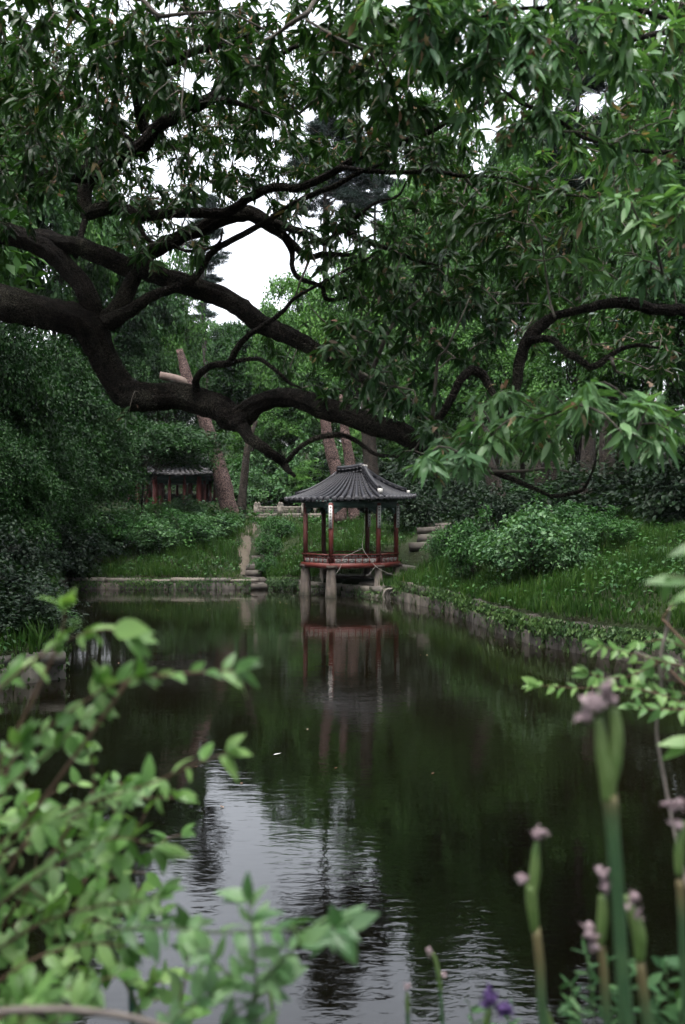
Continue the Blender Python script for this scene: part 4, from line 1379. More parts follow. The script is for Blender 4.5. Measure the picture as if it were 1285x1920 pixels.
# ------------------------------------------------------------------ the two chestnut trees that frame the view
LEFT_LIMBS = [
    # each limb: (x, y, width) in photo pixels along it, and the distance at its ends
    ("trunk", (9.2, 8.6), [(-330, 905, 150), (-250, 740, 130), (-150, 610, 115), (-60, 566, 80), (20, 573, 62), (70, 585, 58), (120, 602, 58), (163, 610, 60), (186, 648, 56), (210, 696, 52), (232, 733, 56), (258, 746, 48)]),
    ("limb", (8.6, 6.4), [(240, 742, 58), (283, 741, 52), (344, 746, 50), (405, 764, 48), (447, 784, 48), (481, 756, 38), (542, 745, 37), (582, 756, 40), (631, 773, 40), (683, 789, 38), (724, 805, 38), (780, 826, 36), (820, 850, 30), (860, 870, 24), (900, 884, 16), (925, 886, 12), (961, 897, 10), (1000, 916, 8), (1035, 930, 7), (1071, 926, 7), (1094, 918, 6), (1106, 896, 4), (1116, 869, 3), (1122, 834, 2)]),
    ("limb", (8.0, 7.6), [(447, 784, 36), (455, 798, 26), (476, 825, 20), (505, 849, 17), (535, 866, 16), (541, 880, 11), (553, 893, 6)]),
    ("branch", (7.65, 7.0), [(537, 866, 10), (548, 855, 10), (566, 838, 9), (590, 822, 10), (620, 816, 10), (655, 820, 9), (684, 838, 8), (705, 852, 7), (740, 855, 6), (764, 864, 4)]),
    ("limb", (9.3, 8.7), [(-200, 640, 70), (-120, 470, 50), (-60, 432, 44), (0, 440, 40), (40, 445, 37), (81, 463, 36), (117, 493, 35), (150, 530, 36), (168, 562, 37), (178, 600, 38)]),
    ("limb", (8.7, 8.4), [(186, 606, 40), (218, 580, 34), (243, 542, 29), (263, 505, 26), (291, 473, 26), (336, 445, 26), (380, 424, 27), (420, 405, 29), (461, 402, 28), (493, 416, 26), (522, 433, 21), (538, 449, 15), (546, 473, 11), (548, 505, 9), (562, 524, 9), (590, 532, 8), (605, 540, 8), (611, 560, 8), (639, 560, 6), (667, 552, 4)]),
    ("branch", (8.4, 7.8), [(530, 440, 16), (554, 461, 14), (574, 479, 12), (607, 477, 11), (639, 477, 9), (671, 481, 5), (704, 497, 4)]),
    ("branch", (8.3, 8.1), [(582, 482, 6), (572, 508, 5), (562, 530, 4), (552, 562, 3)]),
    ("branch", (8.5, 7.4), [(480, 408, 16), (530, 422, 14), (582, 444, 12), (605, 455, 12), (623, 449, 14), (643, 429, 15), (663, 441, 13), (696, 457, 10), (736, 469, 8), (785, 489, 6), (840, 500, 3)]),
    ("branch", (8.0, 7.6), [(640, 432, 9), (663, 414, 8), (704, 380, 6), (744, 368, 5), (762, 340, 3)]),
    ("limb", (9.15, 7.6), [(40, 445, 26), (80, 450, 30), (130, 457, 32), (174, 472, 34), (243, 501, 36), (303, 518, 36), (364, 538, 38), (425, 562, 38), (486, 601, 36), (542, 631, 33), (590, 650, 27), (640, 680, 21), (690, 715, 16), (730, 740, 12), (790, 790, 7)]),
    ("limb", (8.6, 7.6), [(205, 606, 34), (243, 582, 23), (291, 554, 18), (352, 530, 15), (388, 489, 13), (405, 469, 12), (465, 437, 11), (523, 400, 10), (568, 373, 10), (631, 348, 9), (675, 324, 8), (720, 305, 5)]),
    ("branch", (8.4, 7.0), [(366, 742, 18), (368, 706, 14), (397, 685, 13), (433, 680, 14), (441, 659, 13), (465, 631, 11), (520, 594, 9), (550, 562, 7), (599, 534, 6), (663, 497, 5), (704, 479, 3)]),
    ("branch", (8.2, 7.6), [(433, 680, 9), (465, 673, 8), (490, 675, 8), (518, 696, 8), (542, 718, 6), (566, 728, 3)]),
    ("limb", (9.2, 7.4), [(-160, 520, 50), (-80, 400, 32), (0, 357, 24), (50, 344, 24), (100, 325, 27), (149, 326, 30), (189, 319, 30), (219, 299, 30), (259, 274, 27), (282, 250, 24), (299, 234, 22), (349, 209, 20), (393, 184, 20), (438, 149, 17), (473, 122, 15), (518, 105, 12), (548, 90, 8), (600, 70, 5)]),
    ("limb", (8.9, 7.2), [(180, 318, 30), (162, 345, 27), (158, 385, 27), (175, 397, 25), (234, 392, 21), (258, 406, 19), (300, 402, 17), (349, 398, 18), (413, 400, 18), (440, 385, 17), (468, 366, 16), (513, 352, 15), (554, 354, 14), (607, 332, 14), (655, 303, 14), (704, 279, 12), (752, 266, 12), (801, 247, 11), (866, 214, 9), (920, 190, 6), (960, 175, 4)]),
    ("branch", (8.6, 8.0), [(240, 395, 16), (258, 422, 12), (279, 453, 8), (319, 458, 7), (349, 471, 7), (408, 458, 6), (418, 428, 3)]),
    ("branch", (7.8, 6.6), [(640, 314, 11), (696, 320, 9), (760, 324, 9), (809, 319, 8), (866, 330, 8), (895, 331, 6), (952, 335, 5), (985, 349, 5), (1021, 372, 4), (1062, 390, 3)]),
    ("branch", (7.3, 7.0), [(870, 331, 7), (885, 348, 5), (903, 368, 3)]),
    ("limb", (8.3, 7.2), [(279, 252, 22), (269, 234, 20), (259, 199, 19), (254, 164, 21), (279, 139, 21), (299, 120, 19), (339, 105, 16), (398, 90, 14), (440, 75, 9), (500, 50, 4)]),
    ("branch", (8.4, 7.6), [(254, 168, 12), (225, 120, 11), (190, 80, 9), (150, 30, 8), (110, -30, 6)]),
    ("branch", (7.9, 7.2), [(395, 186, 13), (428, 187, 11), (463, 199, 7), (510, 215, 4)]),
    ("branch", (7.8, 7.2), [(449, 135, 9), (430, 100, 8), (416, 69, 7), (400, 20, 5)]),
    ("branch", (9.0, 8.3), [(-60, 150, 8), (0, 159, 9), (75, 172, 12), (129, 189, 10), (169, 209, 10), (209, 234, 10), (246, 268, 12)]),
    ("branch", (9.4, 9.2), [(164, 400, 12), (150, 445, 11), (142, 481, 10)]),
    ("branch", (7.4, 6.6), [(560, 215, 5), (607, 178, 8), (639, 154, 10), (671, 121, 10), (700, 105, 9), (740, 70, 6)]),
    ("branch", (5.8, 5.4), [(640, -40, 8), (594, 0, 9), (574, 28, 10), (554, 40, 9), (518, 65, 6), (493, 77, 3)]),
    ("branch", (5.7, 5.3), [(574, 36, 5), (615, 61, 6), (655, 81, 6), (696, 101, 6), (712, 142, 4), (720, 162, 2)]),
    ("branch", (5.9, 5.6), [(240, -20, 8), (274, 5, 8), (299, 30, 9), (339, 27, 7), (428, 25, 5), (488, 50, 4), (543, 75, 3)]),
    ("branch", (5.6, 5.4), [(319, 0, 3), (349, 20, 4), (364, 55, 3), (349, 115, 3), (344, 164, 3), (341, 214, 2), (351, 249, 1.5)]),
    ("branch", (5.6, 5.4), [(349, 118, 2.2), (320, 150, 2), (290, 175, 2), (280, 195, 1.5)]),
    ("branch", (6.9, 6.6), [(809, 790, 9), (821, 679, 6), (837, 655, 4), (866, 594, 3), (880, 560, 2)]),
    ("branch", (7.2, 6.6), [(660, 690, 9), (720, 720, 5), (777, 734, 3), (777, 764, 3), (837, 813, 3)]),
    ("branch", (7.5, 7.2), [(700, 690, 8), (732, 619, 8), (756, 590, 7), (790, 560, 4)]),
    ("limb", (6.9, 6.5), [(790, 830, 16), (832, 770, 15), (862, 712, 17), (882, 694, 19), (905, 700, 18), (923, 730, 14), (934, 762, 9), (940, 790, 5)]),
    ("branch", (6.5, 6.2), [(915, 884, 7), (976, 885, 6), (1031, 879, 5), (1067, 885, 3)]),
]
RIGHT_LIMBS = [
    ("trunk", (9.0, 7.6), [(2900, 1330, 150), (2700, 1000, 130), (2350, 760, 105), (1900, 660, 80), (1600, 640, 50)]),
    ("limb", (7.6, 6.6), [(1640, 645, 46), (1480, 630, 34), (1360, 604, 26), (1285, 590, 22), (1232, 582, 22), (1181, 568, 22), (1134, 574, 19), (1086, 584, 16), (1055, 590, 16), (1024, 602, 21), (1000, 621, 24), (984, 641, 22), (973, 669, 21), (967, 700, 20), (964, 740, 15), (955, 790, 9)]),
    ("branch", (6.7, 6.2), [(984, 641, 14), (1031, 637, 13), (1055, 657, 14), (1079, 673, 14), (1102, 688, 14), (1126, 680, 12), (1153, 661, 10), (1193, 649, 8), (1236, 653, 5)]),
    ("branch", (6.4, 6.3), [(1145, 672, 7), (1149, 682, 7), (1157, 696, 5), (1173, 700, 3)]),
    ("limb", (7.4, 5.2), [(1900, 655, 60), (1700, 380, 40), (1500, 180, 30), (1380, 90, 20), (1260, 60, 12), (1123, 92, 6), (1078, 98, 5), (1000, 60, 4)]),
    ("branch", (6.6, 6.0), [(1500, 190, 16), (1380, 260, 12), (1260, 285, 9), (1152, 272, 7), (1095, 257, 7), (1054, 233, 8), (1005, 204, 8), (976, 192, 7), (920, 150, 4)]),
    ("branch", (6.0, 5.9), [(1005, 206, 4), (1007, 230, 3), (1009, 260, 2)]),
    ("branch", (5.6, 5.0), [(1380, 95, 12), (1200, 20, 8), (1000, 15, 7), (880, 40, 5), (821, 76, 4), (789, 37, 3)]),
    ("branch", (6.6, 6.2), [(1480, 470, 14), (1350, 420, 9), (1240, 410, 6), (1168, 396, 4), (1123, 372, 4), (1062, 366, 3)]),
    ("branch", (6.4, 6.2), [(989, 400, 2), (1013, 441, 3), (1021, 490, 3), (1030, 560, 4), (1040, 595, 5)]),
    ("branch", (6.4, 4.7), [(1480, 640, 14), (1380, 730, 10), (1290, 770, 8), (1200, 760, 6), (1140, 745, 5), (1060, 770, 4), (1000, 790, 3)]),
    ("branch", (5.2, 4.9), [(1240, 765, 5), (1230, 800, 4), (1250, 850, 3), (1262, 880, 2)]),
]


def build_frame_tree(label, limbs, blobs, seed, leafmats, base_xyz, gaps):
    rng = np.random.default_rng(seed)
    root = thing("chestnut_tree", label, "tree", base_xyz, "chestnut trees framing the view")
    S, R_ = [], []
    for li, (nm, (d0, d1), pts) in enumerate(limbs):
        P = np.array(pts, float); n = len(P)
        seg = np.concatenate([[0], np.cumsum(np.hypot(*np.diff(P[:, :2], axis=0).T))]); t = seg / seg[-1]
        d = d0 + (d1 - d0) * t + .12 * np.sin(t * 7 + li)*(t > .05)*(t < .95)
        rows = np.array([[*at(p[0], p[1], dd), p[2] / 2 / F * dd] for p, dd in zip(P, d)])
        if nm == "trunk":
            rows = np.vstack([[*base_xyz, rows[0, 3] * 1.5], rows])
            rows[0, 2] -= .3
        sp = spline(rows, .06)
        w = rng.normal(0, 1, (len(sp), 3)); k = np.ones(5) / 5
        w = np.stack([np.convolve(w[:, c], k, 'same') for c in range(3)], -1)
        sp[:, :3] += w * np.minimum(sp[:, 3:], .04) * .5
        big = sp[0, 3] > .05
        mb = MB(); mb.tube(sp[:, :3], np.maximum(sp[:, 3], .003), 30 if big else 10, .015 if big else .04, rng=rng, ridge=.075 if big else .05)
        if big:      # knots and stubs
            for _ in range(int(len(sp) / 30)):
                q = rng.integers(3, len(sp) - 3); r = sp[q, 3]
                if r < .05: continue
                u = norm(rng.normal(0, 1, 3)); c = sp[q, :3] + u * r * .75
                mb.tube([c - u * r * .4, c, c + u * r * .3, c + u * r * .42], [r * .55, r * .5, r * .34, r * .1], 8, .08, rng=rng)
        mb.build(nm, M['bark'] if sp[0, 3] * 2 > .035 else M['twig'], root, True)
        S.append(sp[:, :3]); R_.append(sp[:, 3])
    S = np.vstack(S); R_ = np.concatenate(R_)
    vis = np.abs((S[:, 0] / S[:, 1] * F)) < 800
    S, R_ = S[vis], R_[vis]
    tw = MB(); lv = {k: MB() for k in leafmats}; dry = MB()
    seeds = []
    for (cx, cy_, rx, ry, d0, d1, n, mk) in blobs:
        for _ in range(n):
            a = rng.uniform(0, 2 * pi); r = math.sqrt(rng.uniform(0, 1))
            px, py = cx + rx * r * cos(a), cy_ + ry * r * sin(a)
            if any(((px - g[0]) / g[2]) ** 2 + ((py - g[1]) / g[3]) ** 2 < 1 for g in gaps):
                continue
            seeds.append((at(px, py, rng.uniform(d0, d1)), mk, d1))
    # grow outward: every twig starts from the nearest wood that is already there
    near = [np.min(np.linalg.norm(S - q[0], axis=1)) for q in seeds]
    buf = np.zeros((len(S) + len(seeds) * 40, 3)); buf[:len(S)] = S; nb = len(S)
    for si in np.argsort(near):
        p, mk, d1 = seeds[si]
        if True:
            dd = np.linalg.norm(buf[:nb] - p, axis=1)
            k = int(np.argmin(dd)); far = dd[k]
            a0 = buf[k]
            mid = (a0 + p) / 2 + rng.normal(0, .08 * min(far, 1), 3) + [0, 0, .14 * min(far, 1)]
            l = spline([a0, mid, p], .1)
            tw.tube(l, np.linspace(.0035 + .010 * min(far, 1), .0024, len(l)), 4, cap=False, rng=rng)
            q_ = l[:38]; buf[nb:nb + len(q_)] = q_; nb += len(q_)
            axis_ = norm(l[-1] - l[-2] + [0, 0, -.02]) ; axis_ = norm(axis_ * [1, 1, .45])
            # whorl at the tip plus a few leaves back along the twig
            m = rng.integers(6, 11); mbk = rng.integers(2, 6)
            ang = rng.uniform(0, 2 * pi) + np.arange(m) * 2.4
            s1 = norm(np.cross(axis_, [0, 0, 1.0]) + 1e-6); s2 = np.cross(s1, axis_)
            sp_ = rng.uniform(.55, 1.3, m)[:, None]
            D = axis_ * .8 + (np.cos(ang)[:, None] * s1 + np.sin(ang)[:, None] * s2 * .45) * sp_ + np.array([0, 0, 1.0]) * rng.normal(-.14, .16)
            Pp = p + rng.normal(0, .012, (m, 3)) - axis_ * rng.uniform(0, .09, m)[:, None]
            kk = rng.integers(len(l) // 2, len(l), mbk)
            D2 = norm(rng.normal(0, 1, (mbk, 3)) * [1, 1, .4]) + axis_ * .5 + [0, 0, -.25]
            D = np.vstack([D, D2]); Pp = np.vstack([Pp, l[kk]])
            N = np.array([0, 0, 1.0]) + rng.normal(0, .35, (len(D), 3))
            L = rng.uniform(.09, .185, len(D)) * rng.uniform(.85, 1.15) * (.72 if mk == 'oak_leaf_small' else .82 if d1 > 7.4 else .84)
            add_leaves(lv[mk], Pp, D, N, L, L * rng.uniform(.18, .27, len(D)), 2 if d1 < 7.5 else 1, rng.uniform(.05, .6, len(D)) * rng.uniform(.5, 1.2), .3)
            if rng.uniform() < .16:      # spent flower tassels
                q = rng.integers(2, 6)
                Dq = rng.normal(0, .6, (q, 3)) + [0, 0, -.3]
                add_leaves(dry, p - axis_ * .05 + rng.normal(0, .03, (q, 3)), Dq, rng.normal(0, 1, (q, 3)), rng.uniform(.03, .08, q), .022, 1, .5)
    tag(tw.build("twigs", M['twig'], root), kind='stuff')
    for k, mb_ in lv.items():
        if mb_.n:
            mb_.build("foliage", M[k], root)
    tag(dry.build("dried_tassels", M['dry'], root), kind='stuff')
    return root


GAPS = [(468, 488, 88, 72), (520, 540, 40, 40), (700, 345, 90, 27), (620, 372, 34, 22), (545, 118, 18, 10), (470, 98, 22, 10), (372, 152, 36, 24), (600, 128, 14, 12),
        (600, 232, 34, 18), (660, 160, 14, 10), (790, 170, 28, 16), (835, 118, 16, 22), (830, 240, 40, 16), (920, 240, 26, 20), (1070, 118, 20, 20), (1120, 165, 34, 22),
        (1255, 190, 28, 20), (455, 300, 40, 12), (330, 250, 24, 12), (285, 300, 18, 12), (500, 250, 30, 12), (640, 255, 26, 14), (690, 215, 20, 14), (1010, 85, 16, 12), (550, 300, 40, 12)]
A, B_, S_ = 'oak_leaf', 'oak_leaf_lit', 'oak_leaf_small'
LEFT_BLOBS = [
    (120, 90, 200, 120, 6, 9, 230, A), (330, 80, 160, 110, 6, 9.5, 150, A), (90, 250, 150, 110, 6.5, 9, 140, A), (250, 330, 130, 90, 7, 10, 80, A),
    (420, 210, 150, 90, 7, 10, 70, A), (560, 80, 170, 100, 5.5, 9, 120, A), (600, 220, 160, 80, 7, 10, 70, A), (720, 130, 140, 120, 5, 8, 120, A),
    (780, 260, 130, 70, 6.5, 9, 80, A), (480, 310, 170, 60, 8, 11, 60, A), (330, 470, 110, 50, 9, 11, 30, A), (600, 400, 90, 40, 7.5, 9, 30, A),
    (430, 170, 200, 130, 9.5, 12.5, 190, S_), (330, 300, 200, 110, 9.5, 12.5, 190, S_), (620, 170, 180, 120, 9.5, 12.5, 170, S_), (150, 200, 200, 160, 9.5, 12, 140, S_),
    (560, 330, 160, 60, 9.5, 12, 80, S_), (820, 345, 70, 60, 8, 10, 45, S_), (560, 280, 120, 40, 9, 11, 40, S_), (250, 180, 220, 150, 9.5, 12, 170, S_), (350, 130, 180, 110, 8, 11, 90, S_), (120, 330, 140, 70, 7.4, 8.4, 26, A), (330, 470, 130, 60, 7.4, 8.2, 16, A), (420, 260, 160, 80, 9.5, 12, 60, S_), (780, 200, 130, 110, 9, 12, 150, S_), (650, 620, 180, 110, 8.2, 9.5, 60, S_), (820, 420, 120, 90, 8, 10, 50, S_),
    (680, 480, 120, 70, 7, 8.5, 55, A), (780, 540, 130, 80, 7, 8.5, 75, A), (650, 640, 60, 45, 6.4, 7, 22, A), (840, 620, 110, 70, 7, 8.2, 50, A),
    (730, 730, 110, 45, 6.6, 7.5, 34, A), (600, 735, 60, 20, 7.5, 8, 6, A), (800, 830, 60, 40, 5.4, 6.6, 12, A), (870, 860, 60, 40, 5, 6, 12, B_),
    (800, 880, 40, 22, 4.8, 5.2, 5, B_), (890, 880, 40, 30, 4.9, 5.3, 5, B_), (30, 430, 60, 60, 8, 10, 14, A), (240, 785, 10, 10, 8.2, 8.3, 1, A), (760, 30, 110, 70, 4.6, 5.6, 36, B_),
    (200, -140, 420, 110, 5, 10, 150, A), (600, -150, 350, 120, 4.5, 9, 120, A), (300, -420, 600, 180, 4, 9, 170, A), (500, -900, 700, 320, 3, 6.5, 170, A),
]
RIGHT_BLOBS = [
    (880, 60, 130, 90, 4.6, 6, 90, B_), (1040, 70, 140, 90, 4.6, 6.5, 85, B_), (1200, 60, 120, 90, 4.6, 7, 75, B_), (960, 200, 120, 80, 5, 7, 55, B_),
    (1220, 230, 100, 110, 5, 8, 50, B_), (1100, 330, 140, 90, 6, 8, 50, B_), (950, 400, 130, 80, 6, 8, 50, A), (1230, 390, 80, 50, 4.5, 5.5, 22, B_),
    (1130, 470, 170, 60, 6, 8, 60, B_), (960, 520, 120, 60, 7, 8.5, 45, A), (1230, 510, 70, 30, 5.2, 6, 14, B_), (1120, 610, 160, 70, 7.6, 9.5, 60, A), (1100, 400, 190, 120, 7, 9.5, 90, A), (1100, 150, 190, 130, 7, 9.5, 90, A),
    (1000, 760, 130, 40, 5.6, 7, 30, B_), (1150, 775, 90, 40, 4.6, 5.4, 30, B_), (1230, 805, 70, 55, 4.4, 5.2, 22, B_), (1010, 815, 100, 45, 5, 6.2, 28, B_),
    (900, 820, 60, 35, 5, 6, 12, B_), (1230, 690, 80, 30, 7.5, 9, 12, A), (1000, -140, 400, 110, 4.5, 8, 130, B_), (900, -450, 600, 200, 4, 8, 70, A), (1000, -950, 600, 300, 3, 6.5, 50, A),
]
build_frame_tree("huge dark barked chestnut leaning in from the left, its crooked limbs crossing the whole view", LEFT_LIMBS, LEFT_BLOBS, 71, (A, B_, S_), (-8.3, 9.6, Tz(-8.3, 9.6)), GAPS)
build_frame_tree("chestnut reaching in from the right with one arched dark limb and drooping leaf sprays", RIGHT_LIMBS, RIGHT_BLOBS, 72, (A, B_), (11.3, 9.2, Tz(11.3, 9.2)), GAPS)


# ------------------------------------------------------------------ foreground plants on the near bank
def leafy_branch(mb_s, mb_l, pts, rng, Lm=.058, gap=.022, r0=.0035, tip=True, spread=1.0, nrm=(0, -.5, .8), root=None):
    if root is not None:      # the bare lower stem, from the ground to where the leaves begin
        a, b = np.asarray(root, float) + rng.normal(0, .03, 3) * [1, 1, 0], at(*pts[0])
        l = spline([a - [0, 0, .05], a * .55 + b * .45 + [-.25 * (b[0] - a[0]), -.25 * (b[1] - a[1]), .0], b], .04)
        mb_s.tube(l, np.linspace(r0 * 1.7, r0, len(l)), 6, rng=rng)
        lo = l[len(l) // 3:]; q = 642.5 + lo[:, 0] / lo[:, 1] * F
        lo = lo[(q > 1300) | (q < -20)]
        if len(lo):       # leaves on the part of the shrub beyond the frame
            lo = np.repeat(lo, 2, axis=0); n = len(lo); Lr = Lm * rng.uniform(.6, 1.2, n)
            add_leaves(mb_l, lo, rng.normal(0, 1, (n, 3)) + [0, 0, .2], np.array(nrm) + rng.normal(0, .4, (n, 3)), Lr, Lr * .5, 2, .2, .18)
    sp = spline([at(*p) for p in pts], .012)
    mb_s.tube(sp, np.linspace(r0, .0013, len(sp)), 6, rng=rng)
    ln = np.concatenate([[0], np.cumsum(np.linalg.norm(np.diff(sp, axis=0), axis=1))])
    s = gap; side = 1
    P, D, N, L = [], [], [], []
    while s < ln[-1]:
        k = int(np.searchsorted(ln, s)); k = min(k, len(sp) - 2)
        t = norm(sp[k + 1] - sp[k])
        b = norm(np.cross(t, nrm)) * side
        for q in range(rng.integers(1, 3)):
            P.append(sp[k]); D.append(t * rng.uniform(.3, .9) + b * rng.uniform(.5, 1.1) * spread * (1 if q == 0 else -1) + rng.normal(0, .3, 3))
            N.append(np.array(nrm) + rng.normal(0, .4, 3)); L.append(Lm * rng.uniform(.6, 1.25))
        s += gap * rng.uniform(.6, 1.5); side = -side
    if tip:
        t = norm(sp[-1] - sp[-4])
        for q in range(4):
            P.append(sp[-1]); D.append(t + rng.normal(0, .45, 3)); N.append(np.array(nrm) + rng.normal(0, .3, 3)); L.append(Lm * rng.uniform(.8, 1.25))
    L = np.array(L)
    add_leaves(mb_l, P, D, N, L, L * rng.uniform(.36, .48, len(L)), 2, rng.uniform(.05, .5, len(L)), .22)


rng = np.random.default_rng(81)
bush = thing("foreground_shrub", "pale green leafy shrub out of focus in the lower left foreground", "shrub", (-.75, 1.9, Tz(-.75, 1.9)))
st_, lf = MB(), MB()
FB = [
    [(-30, 1330, 1.75), (0, 1292, 1.72), (60, 1242, 1.7), (130, 1198, 1.66), (200, 1180, 1.64), (240, 1190, 1.62)],
    [(112, 1205, 1.68), (120, 1165, 1.67), (122, 1140, 1.66)],
    [(-20, 1430, 1.75), (60, 1385, 1.72), (130, 1335, 1.7), (200, 1290, 1.68), (260, 1270, 1.66)],
    [(240, 1276, 1.66), (330, 1264, 1.64), (420, 1258, 1.63), (440, 1258, 1.62)],
    [(-30, 1520, 1.8), (40, 1455, 1.78), (110, 1395, 1.74), (170, 1335, 1.72), (190, 1290, 1.7)],
    [(60, 1560, 1.85), (160, 1510, 1.8), (280, 1470, 1.76), (360, 1435, 1.74), (425, 1412, 1.72)],
    [(178, 1480, 1.85), (172, 1430, 1.82), (165, 1400, 1.8)],
    [(-30, 1640, 1.85), (60, 1580, 1.8), (150, 1530, 1.8), (240, 1500, 1.8), (330, 1495, 1.8)],
    [(-30, 1720, 1.8), (60, 1650, 1.76), (150, 1600, 1.74), (220, 1570, 1.74), (300, 1590, 1.74)],
    [(-30, 1600, 1.75), (30, 1560, 1.72), (80, 1540, 1.7)],
    [(-20, 1790, 1.8), (80, 1730, 1.76), (180, 1700, 1.74), (260, 1690, 1.74), (300, 1680, 1.72)],
    [(-30, 1480, 1.7), (20, 1430, 1.7), (40, 1390, 1.7)],
    [(-30, 1860, 1.7), (60, 1800, 1.68), (160, 1770, 1.68), (240, 1775, 1.68)],
    [(-40, 1930, 1.65), (60, 1880, 1.62), (140, 1850, 1.62), (220, 1830, 1.62)],
    [(40, 1980, 1.6), (100, 1920, 1.58), (150, 1880, 1.58)],
    [(-30, 1990, 1.6), (30, 1930, 1.55), (70, 1880, 1.55)],
    [(300, 1990, 1.75), (330, 1900, 1.75), (350, 1820, 1.75), (355, 1740, 1.75)],
]
for pts in FB:
    leafy_branch(st_, lf, pts, rng, .049, .027, root=(-.95, 1.85, Tz(-.95, 1.85)))
for _ in range(70):       # short inner shoots
    px, py = rng.uniform(-40, 300), rng.uniform(1470, 1930)
    if px > 330 - (1500 - py) * .5: continue
    d = rng.uniform(1.85, 2.4)
    q = at(px, py, d); e = q + norm(rng.normal(0, 1, 3) * [1, .6, .5] + [.3, 0, .6]) * .09
    sp = np.array([q, (q + e) / 2 + [0, 0, .01], e])
    st_.tube(spline(sp, .02), .0016, 5, rng=rng)
    n = rng.integers(5, 9)
    L = rng.uniform(.035, .06, n)
    add_leaves(lf, sp[rng.integers(0, 3, n)] , rng.normal(0, 1, (n, 3)) + [.2, -.2, .3], np.array([0, -.5, .8]) + rng.normal(0, .45, (n, 3)), L, L * .5, 2, .2, .18)
big = [at(215, 1182, 1.58)]
add_leaves(lf, big, [np.array([.9, -.3, .12])], [np.array([0.1, -1, .5])], [.06], [.036], 2, .1, .15)
st_.build("stem", M['stem_brown'], bush, True); lf.build("foliage", M['fg_leaf'], bush)

rng = np.random.default_rng(82)
b2 = thing("foreground_sprig", "upright leafy sprig with long arms in front of the bright water, lower centre left", "plant", (-.2, 1.7, Tz(-.2, 1.7)))
st_, lf = MB(), MB()
for pts in ([(490, 2000, 1.6), (482, 1900, 1.6), (478, 1800, 1.58), (468, 1690, 1.56)],
            [(200, 1745, 1.7), (300, 1738, 1.68), (400, 1748, 1.65), (500, 1745, 1.62), (570, 1742, 1.6), (632, 1738, 1.58)],
            [(482, 1850, 1.6), (530, 1800, 1.58), (560, 1770, 1.56)],
            [(480, 1860, 1.6), (420, 1820, 1.6), (390, 1780, 1.6)],
            [(400, 1960, 1.6), (440, 1900, 1.6), (520, 1850, 1.6)],
            [(300, 1960, 1.6), (340, 1900, 1.6), (400, 1860, 1.6)]):
    leafy_branch(st_, lf, pts, rng, .05, .024, root=(-.25, 1.75, Tz(-.25, 1.75)))
lw = at(634, 1738, 1.58)
add_leaves(lf, [lw, lw, lw], [np.array([.75, -.1, .28]), np.array([.35, -.2, -.65]), np.array([-.15, -.1, .5])], [np.array([0, -1, .4])] * 3, [.072, .066, .04], [.03, .034, .024], 2, .1, .15)
st_.build("stem", M['stem'], b2, True); lf.build("foliage", M['fg_leaf2'], b2)

mb = MB(); mb.tube(spline([(at(250, 1990, 1.9)[0], 1.9, Tz(-.4, 1.9) - .1), at(250, 1990, 1.9), at(247, 1900, 1.9), at(246, 1830, 1.9)], .02), .0055, 10)
tag(mb.build("plant_stake", M['stake'], smooth=True), "thin dark green stake standing among the foreground leaves at lower left", "stake")
mb = MB(); mb.tube(spline([at(-40, 1900, 1.5), at(60, 1893, 1.5), at(150, 1895, 1.5), at(260, 1912, 1.52), at(400, 1960, 1.55)], .02), np.linspace(.0065, .0055, len(spline([at(-40, 1900, 1.5), at(60, 1893, 1.5), at(150, 1895, 1.5), at(260, 1912, 1.52), at(400, 1960, 1.55)], .02))), 8, .06)
tag(mb.build("bare_branch", M['stem_grey'], smooth=True), "bare grey branch lying across the bottom left corner", "branch")

rng = np.random.default_rng(83)
b3 = thing("foreground_shrub", "small leaved shrub with a grey stem at the right edge of the foreground", "shrub", (1.25, 3.0, Tz(1.25, 2.6)))
st_, lf = MB(), MB()
for pts in ([(1340, 1345, 2.9), (1260, 1310, 2.88), (1180, 1290, 2.86), (1090, 1290, 2.85), (1010, 1285, 2.85)],
            [(1340, 1260, 2.95), (1260, 1245, 2.92), (1200, 1230, 2.9), (1120, 1210, 2.9)],
            [(1240, 1240, 2.92), (1180, 1268, 2.9), (1130, 1270, 2.88), (1105, 1262, 2.88)],
            [(1330, 1330, 2.85), (1270, 1330, 2.8), (1220, 1330, 2.8), (1190, 1325, 2.8)],
            [(1340, 1290, 2.95), (1280, 1280, 2.95), (1230, 1270, 2.95)],
            [(1330, 1230, 3.0), (1285, 1215, 3.0), (1245, 1200, 3.0), (1200, 1205, 3.0)],
            [(1340, 1310, 2.9), (1285, 1300, 2.9), (1245, 1300, 2.9), (1210, 1290, 2.9)],
            [(1242, 1160, 2.95), (1265, 1130, 2.95), (1300, 1115, 2.95)]):
    leafy_branch(st_, lf, pts, rng, .046, .024, .004, root=(1.62, 2.28, Tz(1.62, 2.28)))
lf2 = MB()
for p, d_, L in ((at(1300, 1090, 1.7), (-1, 0, .08), .085), (at(1256, 1080, 1.7), (-.15, 0, -.6), .05), (at(1330, 1020, 1.7), (-1, 0, -.2), .075), (at(1310, 1390, 1.9), (-1, 0, 0), .08), (at(1300, 1390, 1.9), (-.7, 0, -.35), .07), (at(1300, 1110, 1.8), (-.7, 0, -.3), .05)):
    l_ = spline([(1.6, 2.15, Tz(1.6, 2.15)), (1.5, 2.1, 2.0), p + [.3, .1, -.05], p], .04)
    st_.tube(l_, np.linspace(.004, .0012, len(l_)), 5, rng=rng)
    add_leaves(lf2, [p], [np.array(d_)], [np.array([0, -.6, .8])], [L], [L * .36], 2, .15, .15)
gs = MB()
